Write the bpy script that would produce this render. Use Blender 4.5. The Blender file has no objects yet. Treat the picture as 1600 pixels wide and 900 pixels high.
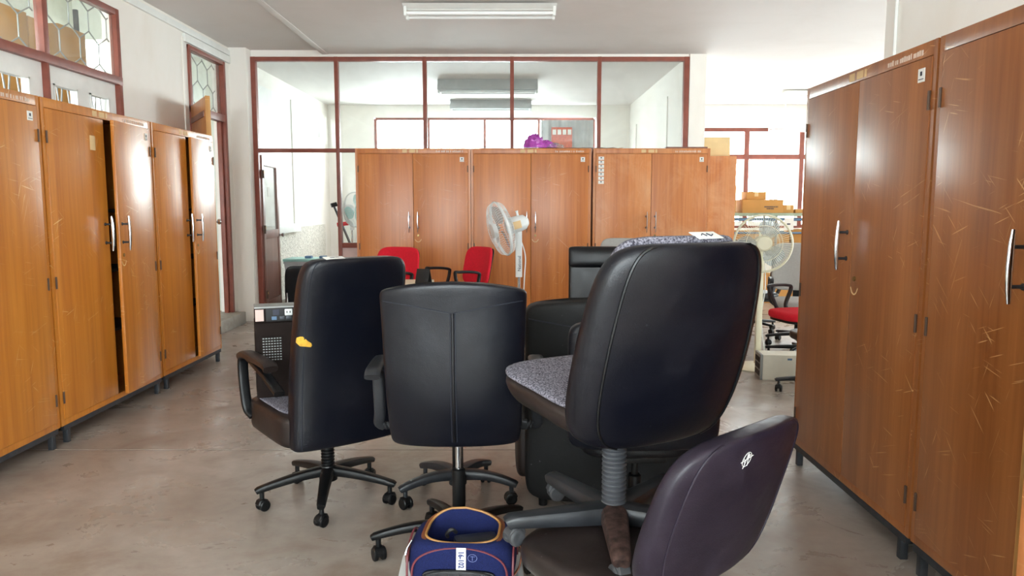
import bpy, bmesh, math, random
from mathutils import Vector, Matrix, Euler
random.seed(7)
PI = math.pi
R = math.radians
scene = bpy.context.scene

# ------------------------------------------------------------------ camera, world, light, exposure
cam_data = bpy.data.cameras.new('camera')
cam_data.sensor_width = 36.0
cam_data.lens = 36.0 * 1174.0 / 1600.0
cam_data.clip_start = 0.05
cam = bpy.data.objects.new('camera', cam_data)
scene.collection.objects.link(cam)
cam.location = (0, 0, 1.4)
cam.rotation_euler = (R(90 - 6.32), 0, 0)
scene.camera = cam

world = bpy.data.worlds.new('overcast_sky')
scene.world = world
world.use_nodes = True
wn = world.node_tree.nodes
wn['Background'].inputs['Color'].default_value = (0.90, 0.955, 1.0, 1)
wn['Background'].inputs['Strength'].default_value = 9.0

def area(name, loc, rot, sx, sy, portal=True, energy=0, color=(1, 1, 1)):
    l = bpy.data.lights.new(name, 'AREA')
    l.shape = 'RECTANGLE'
    l.size = sx
    l.size_y = sy
    l.color = color
    if portal:
        l.cycles.is_portal = True
    l.energy = energy if not portal else 1
    o = bpy.data.objects.new(name, l)
    scene.collection.objects.link(o)
    o.location = loc
    o.rotation_euler = rot
    return o
# portals in the window openings guide the sky light into the rooms (they add no light of their own)
area('portal_far_room', (-0.49, 13.95, 2.3), (R(-90), 0, 0), 3.95, 1.3)
area('portal_hall_back', (5.2, 13.95, 1.9), (R(-90), 0, 0), 5.2, 1.85)
area('portal_hall_side', (8.15, 6.2, 1.8), (0, R(90), 0), 2.0, 3.0)
area('portal_rear', (-0.6, -3.35, 1.95), (R(90), 0, 0), 5.0, 2.0)
area('portal_corridor', (-5.75, 3.0, 2.0), (0, R(-90), 0), 1.9, 3.0)

scene.view_settings.view_transform = 'Standard'
scene.view_settings.look = 'None'
scene.view_settings.exposure = 1.34
scene.view_settings.gamma = 1.0
scene.view_settings.use_curve_mapping = False
scene.cycles.use_denoising = True
scene.cycles.max_bounces = 14
scene.cycles.diffuse_bounces = 8
scene.cycles.transparent_max_bounces = 24

# ------------------------------------------------------------------ materials
def lin(h):
    h = h.lstrip('#')
    out = []
    for i in (0, 2, 4):
        c = int(h[i:i + 2], 16) / 255
        out.append(c / 12.92 if c <= 0.04045 else ((c + 0.055) / 1.055) ** 2.4)
    return (*out, 1)

class NT:
    def __init__(s, name):
        s.m = bpy.data.materials.new(name)
        s.m.use_nodes = True
        s.t = s.m.node_tree
        s.b = s.t.nodes['Principled BSDF']
        s.out = s.t.nodes['Material Output']
    def n(s, kind, **kw):
        x = s.t.nodes.new(kind)
        for k, v in kw.items():
            if k in x.inputs:
                x.inputs[k].default_value = v
            else:
                setattr(x, k, v)
        return x
    def l(s, a, b):
        s.t.links.new(a, b)
    def coord(s, scale=(1, 1, 1), rot=(0, 0, 0), src='Object', rnd=False, post=None):
        tc = s.n('ShaderNodeTexCoord')
        mp = s.n('ShaderNodeMapping')
        mp.inputs['Scale'].default_value = scale
        mp.inputs['Rotation'].default_value = rot
        s.l(tc.outputs[src], mp.inputs['Vector'])
        if rnd:
            oi = s.n('ShaderNodeObjectInfo')
            mm = s.n('ShaderNodeVectorMath', operation='SCALE')
            mm.inputs[0].default_value = (37.0, 19.0, 5.0)
            s.l(oi.outputs['Random'], mm.inputs['Scale'])
            ad = s.n('ShaderNodeVectorMath', operation='ADD')
            s.l(mp.outputs[0], ad.inputs[0])
            s.l(mm.outputs[0], ad.inputs[1])
            if post:
                m2 = s.n('ShaderNodeMapping')
                m2.inputs['Scale'].default_value = post
                s.l(ad.outputs[0], m2.inputs['Vector'])
                return m2.outputs[0]
            return ad.outputs[0]
        return mp.outputs[0]
    def noise(s, vec, scale=5, detail=4, rough=0.55, dist=0):
        x = s.n('ShaderNodeTexNoise')
        x.inputs['Scale'].default_value = scale
        x.inputs['Detail'].default_value = detail
        x.inputs['Roughness'].default_value = rough
        x.inputs['Distortion'].default_value = dist
        s.l(vec, x.inputs['Vector'])
        return x.outputs['Fac']
    def ramp(s, fac, stops):
        x = s.n('ShaderNodeValToRGB')
        e = x.color_ramp.elements
        e[0].position, e[0].color = stops[0]
        e[1].position, e[1].color = stops[-1]
        for p, c in stops[1:-1]:
            q = e.new(p)
            q.color = c
        s.l(fac, x.inputs['Fac'])
        return x.outputs['Color']
    def mix(s, fac, a, b, mode='MIX'):
        x = s.n('ShaderNodeMix', data_type='RGBA', blend_type=mode)
        for sock, v in ((x.inputs[0], fac), (x.inputs[6], a), (x.inputs[7], b)):
            if hasattr(v, 'is_linked'):
                s.l(v, sock)
            else:
                sock.default_value = v
        return x.outputs[2]
    def bump(s, h, strength=0.2, dist=0.01):
        x = s.n('ShaderNodeBump')
        x.inputs['Strength'].default_value = strength
        x.inputs['Distance'].default_value = dist
        s.l(h, x.inputs['Height'])
        s.l(x.outputs['Normal'], s.b.inputs['Normal'])
    def set(s, **kw):
        for k, v in kw.items():
            k = k.replace('_', ' ')
            if hasattr(v, 'is_linked'):
                s.l(v, s.b.inputs[k])
            else:
                s.b.inputs[k].default_value = v
        return s.m

def g(v):
    return (v, v, v, 1)

def plain(name, col, rough=0.5, metal=0.0, var=0.06, scale=8, bump=0.0, coat=0.0, spec=0.5):
    t = NT(name)
    c = lin(col)
    f = t.noise(t.coord(), scale, 4)
    lo = tuple(x * (1 - var) for x in c[:3]) + (1,)
    hi = tuple(min(1, x * (1 + var)) for x in c[:3]) + (1,)
    t.set(Base_Color=t.ramp(f, [(0.3, lo), (0.7, hi)]), Roughness=rough, Metallic=metal, Coat_Weight=coat, Specular_IOR_Level=spec)
    if bump:
        t.bump(t.noise(t.coord(), scale * 6, 3), bump, 0.004)
    return t.m

def wood(name, dark, mid, light, scuff, scuff_amt=0.5, rough=0.3, pale=0.0):
    t = NT(name)
    v = t.coord((16, 16, 0.55), rnd=True)
    grain = t.noise(v, 2.6, 5, 0.55, 0.25)
    base = t.ramp(grain, [(0.25, lin(dark)), (0.5, lin(mid)), (0.75, lin(light))])
    leaf = t.noise(t.coord((7, 7, 0.02), rnd=True), 1.5, 1, 0.3)
    base = t.mix(0.35, base, t.ramp(leaf, [(0.35, lin(dark)), (0.65, lin(light))]))
    fine = t.noise(t.coord((120, 120, 2.5), rnd=True), 1.0, 3, 0.7)
    base = t.mix(t.ramp(fine, [(0.55, g(0)), (0.8, g(0.35))]), base, lin(dark))
    # scratches: thin short strokes in three directions, in patches
    patch = t.ramp(t.noise(t.coord((1, 1, 1), rnd=True), 3.0, 2), [(0.46, g(0)), (0.62, g(1))])
    for ang in (0.35, -0.75, 1.2, -0.2):
        s1 = t.noise(t.coord((1, 1, 1), (0, ang, 0), rnd=True, post=(5, 5, 130)), 1.0, 1, 0.4)
        s1 = t.ramp(s1, [(0.735, g(0)), (0.765, g(scuff_amt))])
        fac = t.mix(1.0, s1, patch, 'MULTIPLY')
        base = t.mix(fac, base, lin(scuff))
    if pale:
        p = t.noise(t.coord((1.2, 1.2, 0.9), rnd=True), 2.2, 5, 0.65, 0.6)
        p = t.ramp(p, [(0.45, g(0)), (0.75, g(pale))])
        base = t.mix(p, base, lin(scuff))
    rgh = rough + 0.02
    t.set(Base_Color=base, Roughness=rgh, Coat_Weight=0.2, Coat_Roughness=0.28)
    t.bump(t.noise(t.coord((2.2, 2.2, 0.7), rnd=True), 2.0, 1), 0.06, 0.01)
    return t.m

def leather(name, col, rough=0.4, dust='#5a5560', dust_amt=0.25):
    t = NT(name)
    c = lin(col)
    d = t.noise(t.coord((1, 1, 1), rnd=True), 5, 6, 0.7)
    base = t.mix(t.ramp(d, [(0.5, g(0)), (0.85, g(dust_amt))]), c, lin(dust))
    sp = t.noise(t.coord((1, 1, 1), rnd=True), 60, 2, 0.5)
    base = t.mix(t.ramp(sp, [(0.74, g(0)), (0.78, g(dust_amt))]), base, lin('#9a97a0'))
    rg = t.ramp(d, [(0.35, g(rough - 0.04)), (0.75, g(rough + 0.14))])
    t.set(Base_Color=base, Roughness=rg)
    t.b.inputs['Specular IOR Level'].default_value = 0.42
    vo = t.n('ShaderNodeTexVoronoi')
    vo.inputs['Scale'].default_value = 260
    t.l(t.coord(), vo.inputs['Vector'])
    big = t.noise(t.coord(), 7, 3)
    ad = t.n('ShaderNodeMath', operation='ADD')
    sc_ = t.n('ShaderNodeMath', operation='MULTIPLY')
    sc_.inputs[1].default_value = 0.06
    t.l(vo.outputs['Distance'], sc_.inputs[0])
    t.l(sc_.outputs[0], ad.inputs[0])
    t.l(big, ad.inputs[1])
    t.bump(ad.outputs[0], 0.16, 0.02)
    return t.m

def glass(name, tint=(0.96, 0.985, 0.975, 1), dust=0.03, refl=1.0):
    t = NT(name)
    t.t.nodes.remove(t.b)
    tr = t.n('ShaderNodeBsdfTransparent')
    tr.inputs['Color'].default_value = tint
    gl = t.n('ShaderNodeBsdfGlossy')
    gl.inputs['Roughness'].default_value = 0.02
    lw = t.n('ShaderNodeLayerWeight')
    lw.inputs['Blend'].default_value = 0.5
    pw = t.n('ShaderNodeMath', operation='POWER')
    pw.inputs[1].default_value = 5.0
    t.l(lw.outputs['Facing'], pw.inputs[0])
    mu = t.n('ShaderNodeMath', operation='MULTIPLY_ADD')
    mu.inputs[1].default_value = 0.9
    mu.inputs[2].default_value = 0.035 * refl
    t.l(pw.outputs[0], mu.inputs[0])
    m1 = t.n('ShaderNodeMixShader')
    t.l(mu.outputs[0], m1.inputs[0])
    t.l(tr.outputs[0], m1.inputs[1])
    t.l(gl.outputs[0], m1.inputs[2])
    df = t.n('ShaderNodeBsdfDiffuse')
    df.inputs['Color'].default_value = (0.85, 0.86, 0.85, 1)
    m2 = t.n('ShaderNodeMixShader')
    dn = t.noise(t.coord((1, 1, 1)), 2.5, 6, 0.65, 0.8)
    t.l(t.ramp(dn, [(0.35, g(dust * 0.4)), (0.75, g(dust * 2.0))]), m2.inputs[0])
    t.l(m1.outputs[0], m2.inputs[1])
    t.l(df.outputs[0], m2.inputs[2])
    t.l(m2.outputs[0], t.out.inputs['Surface'])
    return t.m

def concrete(name, stops, rough=0.35):
    t = NT(name)
    a = t.noise(t.coord((1, 1, 1)), 0.9, 8, 0.6, 0.4)
    base = t.ramp(a, stops)
    b = t.noise(t.coord((1, 1.15, 1)), 2.6, 7, 0.65, 0.5)
    base = t.mix(t.ramp(b, [(0.5, g(0)), (0.72, g(0.5))]), base, lin('#775c48'))
    c = t.noise(t.coord((1, 1, 1)), 17, 4, 0.6)
    base = t.mix(t.ramp(c, [(0.35, g(0.16)), (0.6, g(0))]), base, lin('#6a5c50'))
    s1 = t.noise(t.coord((2, 9, 1), (0, 0, 0.5)), 1.0, 5, 0.6, 0.4)
    base = t.mix(t.ramp(s1, [(0.68, g(0)), (0.78, g(0.45))]), base, lin('#d6cec3'))
    d = t.noise(t.coord((1, 1, 1)), 42, 2, 0.5)
    base = t.mix(t.ramp(d, [(0.75, g(0)), (0.8, g(0.4))]), base, lin('#d8d0c4'))
    t.set(Base_Color=base, Roughness=t.ramp(b, [(0.3, g(rough - 0.06)), (0.7, g(rough + 0.16))]))
    t.bump(t.noise(t.coord(), 6, 5), 0.06, 0.02)
    return t.m

def fabric(name, dark, light, scale=340):
    t = NT(name)
    f = t.noise(t.coord(), scale, 2, 0.6)
    t.set(Base_Color=t.ramp(f, [(0.38, lin(dark)), (0.62, lin(light))]), Roughness=0.92)
    t.b.inputs['Specular IOR Level'].default_value = 0.2
    t.bump(f, 0.4, 0.003)
    return t.m

def plaster(name, col, stain='#d8cbb2', amt=0.25, bump=0.05, scale=1.0):
    t = NT(name)
    a = t.noise(t.coord((scale, scale, scale * 0.6)), 1.6, 7, 0.6, 0.5)
    base = t.mix(t.ramp(a, [(0.45, g(0)), (0.8, g(amt))]), lin(col), lin(stain))
    t.set(Base_Color=base, Roughness=0.7)
    t.bump(t.noise(t.coord(), 22, 5), bump, 0.01)
    return t.m

def stucco(name, col):
    t = NT(name)
    v = t.noise(t.coord((1, 1, 1)), 16, 3, 0.5, 2.2)
    t.set(Base_Color=t.ramp(v, [(0.35, lin('#c9c5ba')), (0.6, lin(col))]), Roughness=0.75)
    t.bump(v, 0.9, 0.03)
    return t.m

M = {}
M['wall'] = plaster('cream_wall_paint', '#f1eee8')
M['wall_green'] = plaster('pale_green_wall_paint', '#dfe3da')
M['ceiling'] = plaster('white_ceiling_paint', '#dfdcda', '#cdc8c3', 0.35, 0.02)
M['stucco'] = stucco('textured_wall_render', '#e9e5da')
M['floor'] = concrete('polished_concrete', [(0.3, lin('#82766c')), (0.5, lin('#9d9288')), (0.7, lin('#b4aba3'))], 0.27)
M['step'] = concrete('raw_concrete', [(0.25, lin('#8f8b82')), (0.75, lin('#b3afa5'))], 0.6)
M['joint'] = plain('floor_joint_dirt', '#4d443b', 0.9)
M['frame'] = plain('brown_frame_paint', '#8a4a3c', 0.42, var=0.16, scale=10)
M['white_paint'] = plain('white_gloss_paint', '#e9ebe8', 0.45, var=0.04)
M['grille'] = plain('grey_grille_steel', '#8f918f', 0.5, 0.3)
M['pane'] = glass('clear_pane_glass')
M['dusty_pane'] = glass('dusty_pane_glass', dust=0.07)
M['wood_left'] = wood('orange_teak_veneer', '#a65f1e', '#bf7526', '#cc8534', '#e6c48e', 0.75, 0.3)
M['wood_back'] = wood('teak_veneer', '#a85c26', '#c07232', '#cf8342', '#dcb489', 0.6, 0.34)
M['wood_back_pale'] = wood('faded_teak_veneer', '#ad612f', '#c4783d', '#d28a4f', '#dcab80', 0.6, 0.42, 0.6)
M['wood_right'] = wood('shade_tinted_teak_veneer', '#834b25', '#9a5d30', '#a96c3b', '#dcb07a', 0.75, 0.26)  # same teak varnish as the other rows, darkened to paint in the right-hand shade
M['wood_edge'] = wood('raw_teak_edge', '#b9813f', '#c79150', '#d5a264', '#e8c895', 0.3, 0.5)
M['wood_dark'] = wood('dark_door_wood', '#6d4336', '#7d5042', '#8c5f50', '#b48d78', 0.3, 0.4)
M['void'] = plain('cabinet_inside', '#2a1d14', 0.9)
M['steel_dark'] = plain('dark_steel', '#45484d', 0.45, 0.6, 0.2, 20)
M['chrome'] = plain('chrome', '#cfd2d6', 0.14, 1.0, 0.03)
M['brass'] = plain('aged_brass', '#8f7a4e', 0.35, 0.9)
M['hinge'] = plain('hinge_steel', '#5d4a3e', 0.5, 0.5)
M['paper'] = plain('white_paper', '#e9e9e4', 0.8, var=0.03)
M['tape'] = plain('masking_tape', '#d9b98a', 0.8)
M['ink'] = plain('ink', '#3a3c4a', 0.7)
M['ink_blue'] = plain('blue_ink', '#34407a', 0.7)
M['stencil'] = plain('white_stencil_paint', '#d5bfae', 0.7)
M['leather'] = leather('black_leather', '#0a0b10', 0.36, dust_amt=0.12)
M['leather_soft'] = leather('black_leather_smooth', '#080b15', 0.33, dust_amt=0.04)
M['leather_navy'] = leather('black_blue_vinyl', '#0a0b14', 0.37, dust_amt=0.09)
M['leather_purple'] = leather('aubergine_vinyl', '#1e1724', 0.4, '#77697a', 0.16)
M['leather_brown'] = leather('worn_brown_black_vinyl', '#211917', 0.42, '#6e5b55', 0.22)
M['leather_worn'] = leather('flaking_black_vinyl', '#040405', 0.6, '#3a3d42', 0.3)
M['piping'] = plain('black_piping', '#07080b', 0.4)
M['seam'] = plain('seam_thread', '#1c1f2b', 0.6)
M['plastic'] = plain('black_plastic', '#0e0f11', 0.4, var=0.2, spec=0.35)
M['plastic_grey'] = plain('worn_charcoal_plastic', '#25272b', 0.4, var=0.35, scale=18)
M['plastic_dusty'] = plain('dusty_black_plastic', '#3c3d40', 0.6, var=0.3, scale=25)
M['fabric_grey'] = fabric('grey_speckled_fabric', '#3a3842', '#918f9a', 190)
M['bellows'] = plain('grey_rubber_bellows', '#4b4d52', 0.5, var=0.2)
M['pale_blue'] = plain('pale_blue_print', '#8c96c4', 0.6)
M['fabric_red'] = plain('red_fabric', '#d60f2a', 0.85, var=0.08, scale=60, bump=0.3)
M['fabric_lightgrey'] = plain('light_grey_fabric', '#a9a9a6', 0.85, var=0.05, scale=60, bump=0.2)
M['foam'] = plain('yellow_foam', '#d3a238', 0.9, var=0.25, scale=60)
M['rust'] = plain('rusty_bracket_steel', '#4d3a35', 0.6, 0.4, 0.7, 40)
M['cream_plastic'] = plain('cream_plastic', '#e4e0c8', 0.4, var=0.04)
M['white_plastic'] = plain('white_plastic', '#dcdedd', 0.4, var=0.04)
M['pc_white'] = plain('off_white_case', '#d9d5c6', 0.45, var=0.05)
M['pc_dark'] = plain('dark_case_metal', '#1c1310', 0.7, 0.0, 0.1, spec=0.12)
M['black'] = plain('matt_black', '#0b0b0d', 0.6)
M['carton'] = plain('cardboard', '#c08d4e', 0.85, var=0.07, scale=4)
M['carton_pale'] = plain('pale_cardboard', '#d9bd8d', 0.85, var=0.06, scale=4)
M['navy'] = fabric('navy_nylon', '#12183c', '#1c2554', 500)
M['maroon'] = plain('maroon_piping', '#6a2c33', 0.5)
M['tan'] = plain('tan_leather_trim', '#a4763f', 0.5, var=0.2, scale=30)
M['brown_leather'] = plain('brown_leather', '#6e3d22', 0.5, var=0.2)
M['mesh_black'] = plain('black_net_pocket', '#111318', 0.25, var=0.5, scale=60, bump=0.4)
M['plank'] = plain('weathered_plank', '#a59a84', 0.8, var=0.3, scale=14)
M['plank_green'] = plain('green_grey_table_paint', '#9fae98', 0.7, var=0.2, scale=10)
M['blue_pipe'] = plain('blue_painted_pipe', '#5b7a9b', 0.5, var=0.2)
M['pink'] = plain('pink_plastic_film', '#b64fb4', 0.3, var=0.25, scale=30)
M['clear_blade'] = glass('smoky_clear_blade', (0.72, 0.78, 0.82, 1), 0.22, 1.6)
M['film'] = glass('clear_plastic_film', (0.93, 0.94, 0.95, 1), 0.25, 1.5)
M['aqua'] = plain('aqua_blade', '#9fd0c8', 0.4)
M['orange_paper'] = plain('orange_red_print', '#c8583a', 0.6, var=0.3, scale=30)
M['curtain'] = plain('grey_curtain_cloth', '#b4b7b8', 0.9, var=0.1)
M['pink_panel'] = plain('pale_pink_panel', '#d9bcb4', 0.6)
M['tube'] = plain('lamp_tube_glass', '#f2f4f4', 0.2, var=0.01)
M['ext'] = plain('pale_outdoor_render', '#d8dcd8', 0.8)

# ------------------------------------------------------------------ mesh building helpers
COL = scene.collection

class MB:
    """collects shapes; .obj() links them as one mesh object"""
    def __init__(s):
        s.bm = bmesh.new()
    def _add(s, verts, faces, mtx=None):
        vs = [s.bm.verts.new(mtx @ Vector(v) if mtx else v) for v in verts]
        for f in faces:
            try:
                s.bm.faces.new([vs[i] for i in f])
            except ValueError:
                pass
        return vs
    def box(s, lo, hi, bevel=0.0, mtx=None, seg=2):
        x0, y0, z0 = lo
        x1, y1, z1 = hi
        b = bmesh.new()
        v = [b.verts.new(p) for p in ((x0, y0, z0), (x1, y0, z0), (x1, y1, z0), (x0, y1, z0), (x0, y0, z1), (x1, y0, z1), (x1, y1, z1), (x0, y1, z1))]
        for f in ((0, 3, 2, 1), (4, 5, 6, 7), (0, 1, 5, 4), (1, 2, 6, 5), (2, 3, 7, 6), (3, 0, 4, 7)):
            b.faces.new([v[i] for i in f])
        if bevel:
            bmesh.ops.bevel(b, geom=b.edges[:], offset=bevel, segments=seg, affect='EDGES', profile=0.6)
        b.verts.index_update()
        s._add([tuple(q.co) for q in b.verts], [[q.index for q in f.verts] for f in b.faces], mtx)
        b.free()
        return s
    def loft(s, rings, cap=True, closed=False, mtx=None):
        n = len(rings[0])
        verts = [p for r in rings for p in r]
        faces = []
        m = len(rings)
        for i in range(m - 1 + (1 if closed else 0)):
            a, b = i * n, ((i + 1) % m) * n
            for j in range(n):
                k = (j + 1) % n
                faces.append((a + j, a + k, b + k, b + j))
        if cap and not closed:
            faces.append(tuple(reversed(range(n))))
            faces.append(tuple(range((m - 1) * n, m * n)))
        s._add(verts, faces, mtx)
        return s
    def tube(s, pts, r, seg=8, closed=False, sx=1.0, sy=1.0, up=None, cap=True, n=2.0, mtx=None):
        P = [Vector(p) for p in pts]
        m = len(P)
        rad = r if hasattr(r, '__len__') else [r] * m
        rings = []
        prev = None
        for i in range(m):
            if closed:
                t = (P[(i + 1) % m] - P[i - 1]).normalized()
            else:
                t = (P[min(i + 1, m - 1)] - P[max(i - 1, 0)]).normalized()
            if up is not None:
                u = Vector(up)
                u = u - t * u.dot(t)
                if u.length < 1e-4:
                    u = prev if prev else Vector((1, 0, 0))
            elif prev is None:
                a = Vector((0, 0, 1)) if abs(t.z) < 0.9 else Vector((1, 0, 0))
                u = a - t * a.dot(t)
            else:
                u = prev - t * prev.dot(t)
            u.normalize()
            prev = u
            w = t.cross(u)
            ring = []
            for j in range(seg):
                th = 2 * PI * (j + 0.5) / seg
                c, q = math.cos(th), math.sin(th)
                c = math.copysign(abs(c) ** (2 / n), c)
                q = math.copysign(abs(q) ** (2 / n), q)
                ring.append(tuple(P[i] + w * (c * rad[i] * sx) + u * (q * rad[i] * sy)))
            rings.append(ring)
        return s.loft(rings, cap, closed, mtx)
    def cyl(s, p0, p1, r0, r1=None, seg=20, mtx=None):
        r1 = r0 if r1 is None else r1
        return s.tube([p0, p1], [r0, r1], seg, mtx=mtx)
    def lathe(s, prof, seg=28, mtx=None, cap=True):
        rings = [[(r * math.cos(2 * PI * j / seg), r * math.sin(2 * PI * j / seg), z) for j in range(seg)] for r, z in prof]
        return s.loft(rings, cap, False, mtx)
    def quad(s, a, b, c, d):
        s._add([a, b, c, d], [(0, 1, 2, 3)])
        return s
    def obj(s, name, mat, parent=None, smooth=None, angle=40):
        bmesh.ops.recalc_face_normals(s.bm, faces=s.bm.faces[:])
        me = bpy.data.meshes.new(name)
        s.bm.to_mesh(me)
        s.bm.free()
        if smooth is not False:
            me.polygons.foreach_set('use_smooth', [True] * len(me.polygons))
            me.set_sharp_from_angle(angle=R(angle))
        me.materials.append(M[mat] if isinstance(mat, str) else mat)
        o = bpy.data.objects.new(name, me)
        COL.objects.link(o)
        if parent is not None:
            o.parent = parent
        return o

def tag(o, label, cat, group=None):
    o['label'] = label
    o['category'] = cat
    if group:
        o['group'] = group
    return o
def thing(name, label, cat, loc=(0, 0, 0), rz=0, group=None):
    o = bpy.data.objects.new(name, None)
    o.empty_display_size = 0.1
    COL.objects.link(o)
    o.location = loc
    o.rotation_euler = (0, 0, rz)
    return tag(o, label, cat, group)
def struct(name, mb, mat, parent=None, smooth=True):
    o = mb.obj(name, mat, parent, smooth)
    if parent is None:
        o['kind'] = 'structure'
    return o
def inst(src, name, parent, mtx=None):
    o = bpy.data.objects.new(name, src.data)
    COL.objects.link(o)
    o.parent = parent
    if mtx is not None:
        o.matrix_local = mtx
    return o
def box_obj(name, lo, hi, mat, parent=None, bevel=0.0):
    return MB().box(lo, hi, bevel).obj(name, mat, parent)
def smooth_path(pts, k=6, closed=False):
    P = [Vector(p) for p in pts]
    n = len(P)
    out = []
    rng = range(n) if closed else range(n - 1)
    for i in rng:
        p0 = P[i - 1] if (closed or i > 0) else P[0] * 2 - P[1]
        p1, p2 = P[i], P[(i + 1) % n]
        p3 = P[(i + 2) % n] if (closed or i + 2 < n) else P[-1] * 2 - P[-2]
        for j in range(k):
            t = j / k
            out.append(0.5 * ((2 * p1) + (p2 - p0) * t + (2 * p0 - 5 * p1 + 4 * p2 - p3) * t * t + (3 * p1 - p0 - 3 * p2 + p3) * t ** 3))
    if not closed:
        out.append(P[-1])
    return [tuple(p) for p in out]
def text_obj(body, name, mat, parent, size, mtx, bold=0.0, depth=0.0005):
    cu = bpy.data.curves.new(name, 'FONT')
    cu.body = body
    cu.size = size
    cu.extrude = depth
    cu.offset = bold
    cu.align_x = 'CENTER'
    cu.align_y = 'CENTER'
    cu.resolution_u = 2
    tmp = bpy.data.objects.new(name + '_tmp', cu)
    COL.objects.link(tmp)
    dg = bpy.context.evaluated_depsgraph_get()
    me = bpy.data.meshes.new_from_object(tmp.evaluated_get(dg))
    bpy.data.objects.remove(tmp)
    bpy.data.curves.remove(cu)
    me.materials.clear()
    me.materials.append(M[mat])
    o = bpy.data.objects.new(name, me)
    COL.objects.link(o)
    o.parent = parent
    o.matrix_local = mtx
    return o
def TRS(loc, rot=(0, 0, 0)):
    return Matrix.Translation(loc) @ Euler(rot).to_matrix().to_4x4()

def spow(v, p):
    return math.copysign(abs(v) ** p, v)
class Pad:
    """upright cushion: rounded section of half width w(t), thickness th(t), centre line c(t), between z0 and z1"""
    def __init__(s, w, th, c, z0, z1, n=4.0, wrap=0.0, arch=0.0, kw=9.0, kt=7.0, nt=30, ns=44, kb=None, wy=None):
        s.w, s.th, s.c, s.z0, s.z1 = w, th, c, z0, z1
        s.n, s.wrap, s.arch, s.kw, s.kt, s.nt, s.ns = n, wrap, arch, kw, kt, nt, ns
        s.kb = kb or kw
    def dims(s, t):
        e = abs(2 * t - 1)
        k = s.kw if t > 0.5 else s.kb
        w = s.w(t) * max(0.0, 1 - e ** k) ** (1 / k)
        th = s.th(t) * max(0.0, 1 - e ** s.kt) ** (1 / s.kt)
        return max(w, 0.002), max(th, 0.002)
    def pt(s, t, x, side):
        w, th = s.dims(t)
        x = max(-w, min(w, x))
        d = th / 2 * max(0.0, 1 - abs(x / w) ** s.n) ** (1 / s.n)
        W = s.w(t)
        return (x, s.c(t) + s.wrap * (x / W) ** 2 + side * d, s.z0 + (s.z1 - s.z0) * t + s.arch * t * (1 - (x / W) ** 2))
    def rings(s):
        out = []
        for i in range(s.nt + 1):
            t = 0.5 - 0.5 * math.cos(PI * i / s.nt)
            t = min(max(t, 0.0008), 0.9992)
            w, th = s.dims(t)
            W = s.w(t)
            ring = []
            for j in range(s.ns):
                a = 2 * PI * j / s.ns
                x = w * spow(math.cos(a), 2 / s.n)
                y = th / 2 * spow(math.sin(a), 2 / s.n)
                ring.append((x, s.c(t) + s.wrap * (x / W) ** 2 + y, s.z0 + (s.z1 - s.z0) * t + s.arch * t * (1 - (x / W) ** 2)))
            out.append(ring)
        return out
    def edge(s, ang, t0=0.02, t1=0.98, k=40, off=0.0):
        """line along the pad at a fixed section angle"""
        pts = []
        for i in range(k + 1):
            t = t0 + (t1 - t0) * i / k
            w, th = s.dims(t)
            W = s.w(t)
            x = (w + off) * spow(math.cos(ang), 2 / s.n)
            y = (th / 2 + off) * spow(math.sin(ang), 2 / s.n)
            pts.append((x, s.c(t) + s.wrap * (x / W) ** 2 + y, s.z0 + (s.z1 - s.z0) * t + s.arch * t * (1 - (x / W) ** 2)))
        return pts
    def build(s, name, mat, parent):
        return MB().loft(s.rings()).obj(name, mat, parent, angle=60)
def cushion(name, mat, parent, w, d, z0, z1, y0=0.0, n=4.0, dome=0.0, tilt=0.0, k=5.0, taper=1.0, ns=48, nt=10, shape=None):
    """flat seat cushion: plan w x d rounded, between z0 and z1"""
    rings = []
    for i in range(nt + 1):
        t = 0.5 - 0.5 * math.cos(PI * i / nt)
        t = min(max(t, 0.004), 0.996)
        e = max(0.0, 1 - abs(2 * t - 1) ** k) ** (1 / k)
        f = (taper + (1 - taper) * t)
        r = 1 - (1 - e) * 0.35
        ring = []
        for j in range(ns):
            a = 2 * PI * j / ns
            x = w / 2 * f * r * spow(math.cos(a), 2 / n)
            y = d / 2 * f * r * spow(math.sin(a), 2 / n)
            if shape:
                x, y = shape(x, y)
            ring.append((x, y0 + y, z0 + (z1 - z0) * t + tilt * y))
        rings.append(ring)
    if dome:
        top = rings[-1]
        cx = sum(p[0] for p in top) / ns
        cy = sum(p[1] for p in top) / ns
        for f, h in ((0.7, 0.75), (0.35, 0.95), (0.02, 1.0)):
            rings.append([(cx + (p[0] - cx) * f, cy + (p[1] - cy) * f, p[2] + dome * h + tilt * ((cy - p[1]) * (1 - f))) for p in top])
    return MB().loft(rings).obj(name, mat, parent, angle=60)

# ------------------------------------------------------------------ the setting
CZ = 3.17            # ceiling height
XL = -3.3            # left wall face
PY = 9.15            # glazed partition
BY = 13.7            # far wall face
fb = MB()
JY = 4.19            # joint across the slab
fb.box((-5.9, -3.6, -0.12), (8.3, JY - 0.006, 0))
fb.box((-5.9, JY + 0.006, -0.12), (8.3, 14.1, 0))
floor = struct('floor', fb, 'floor', smooth=False)
struct('floor_joint', MB().box((-5.9, JY - 0.006, -0.1), (8.3, JY + 0.006, -0.003)), 'joint', floor, False)

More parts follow.
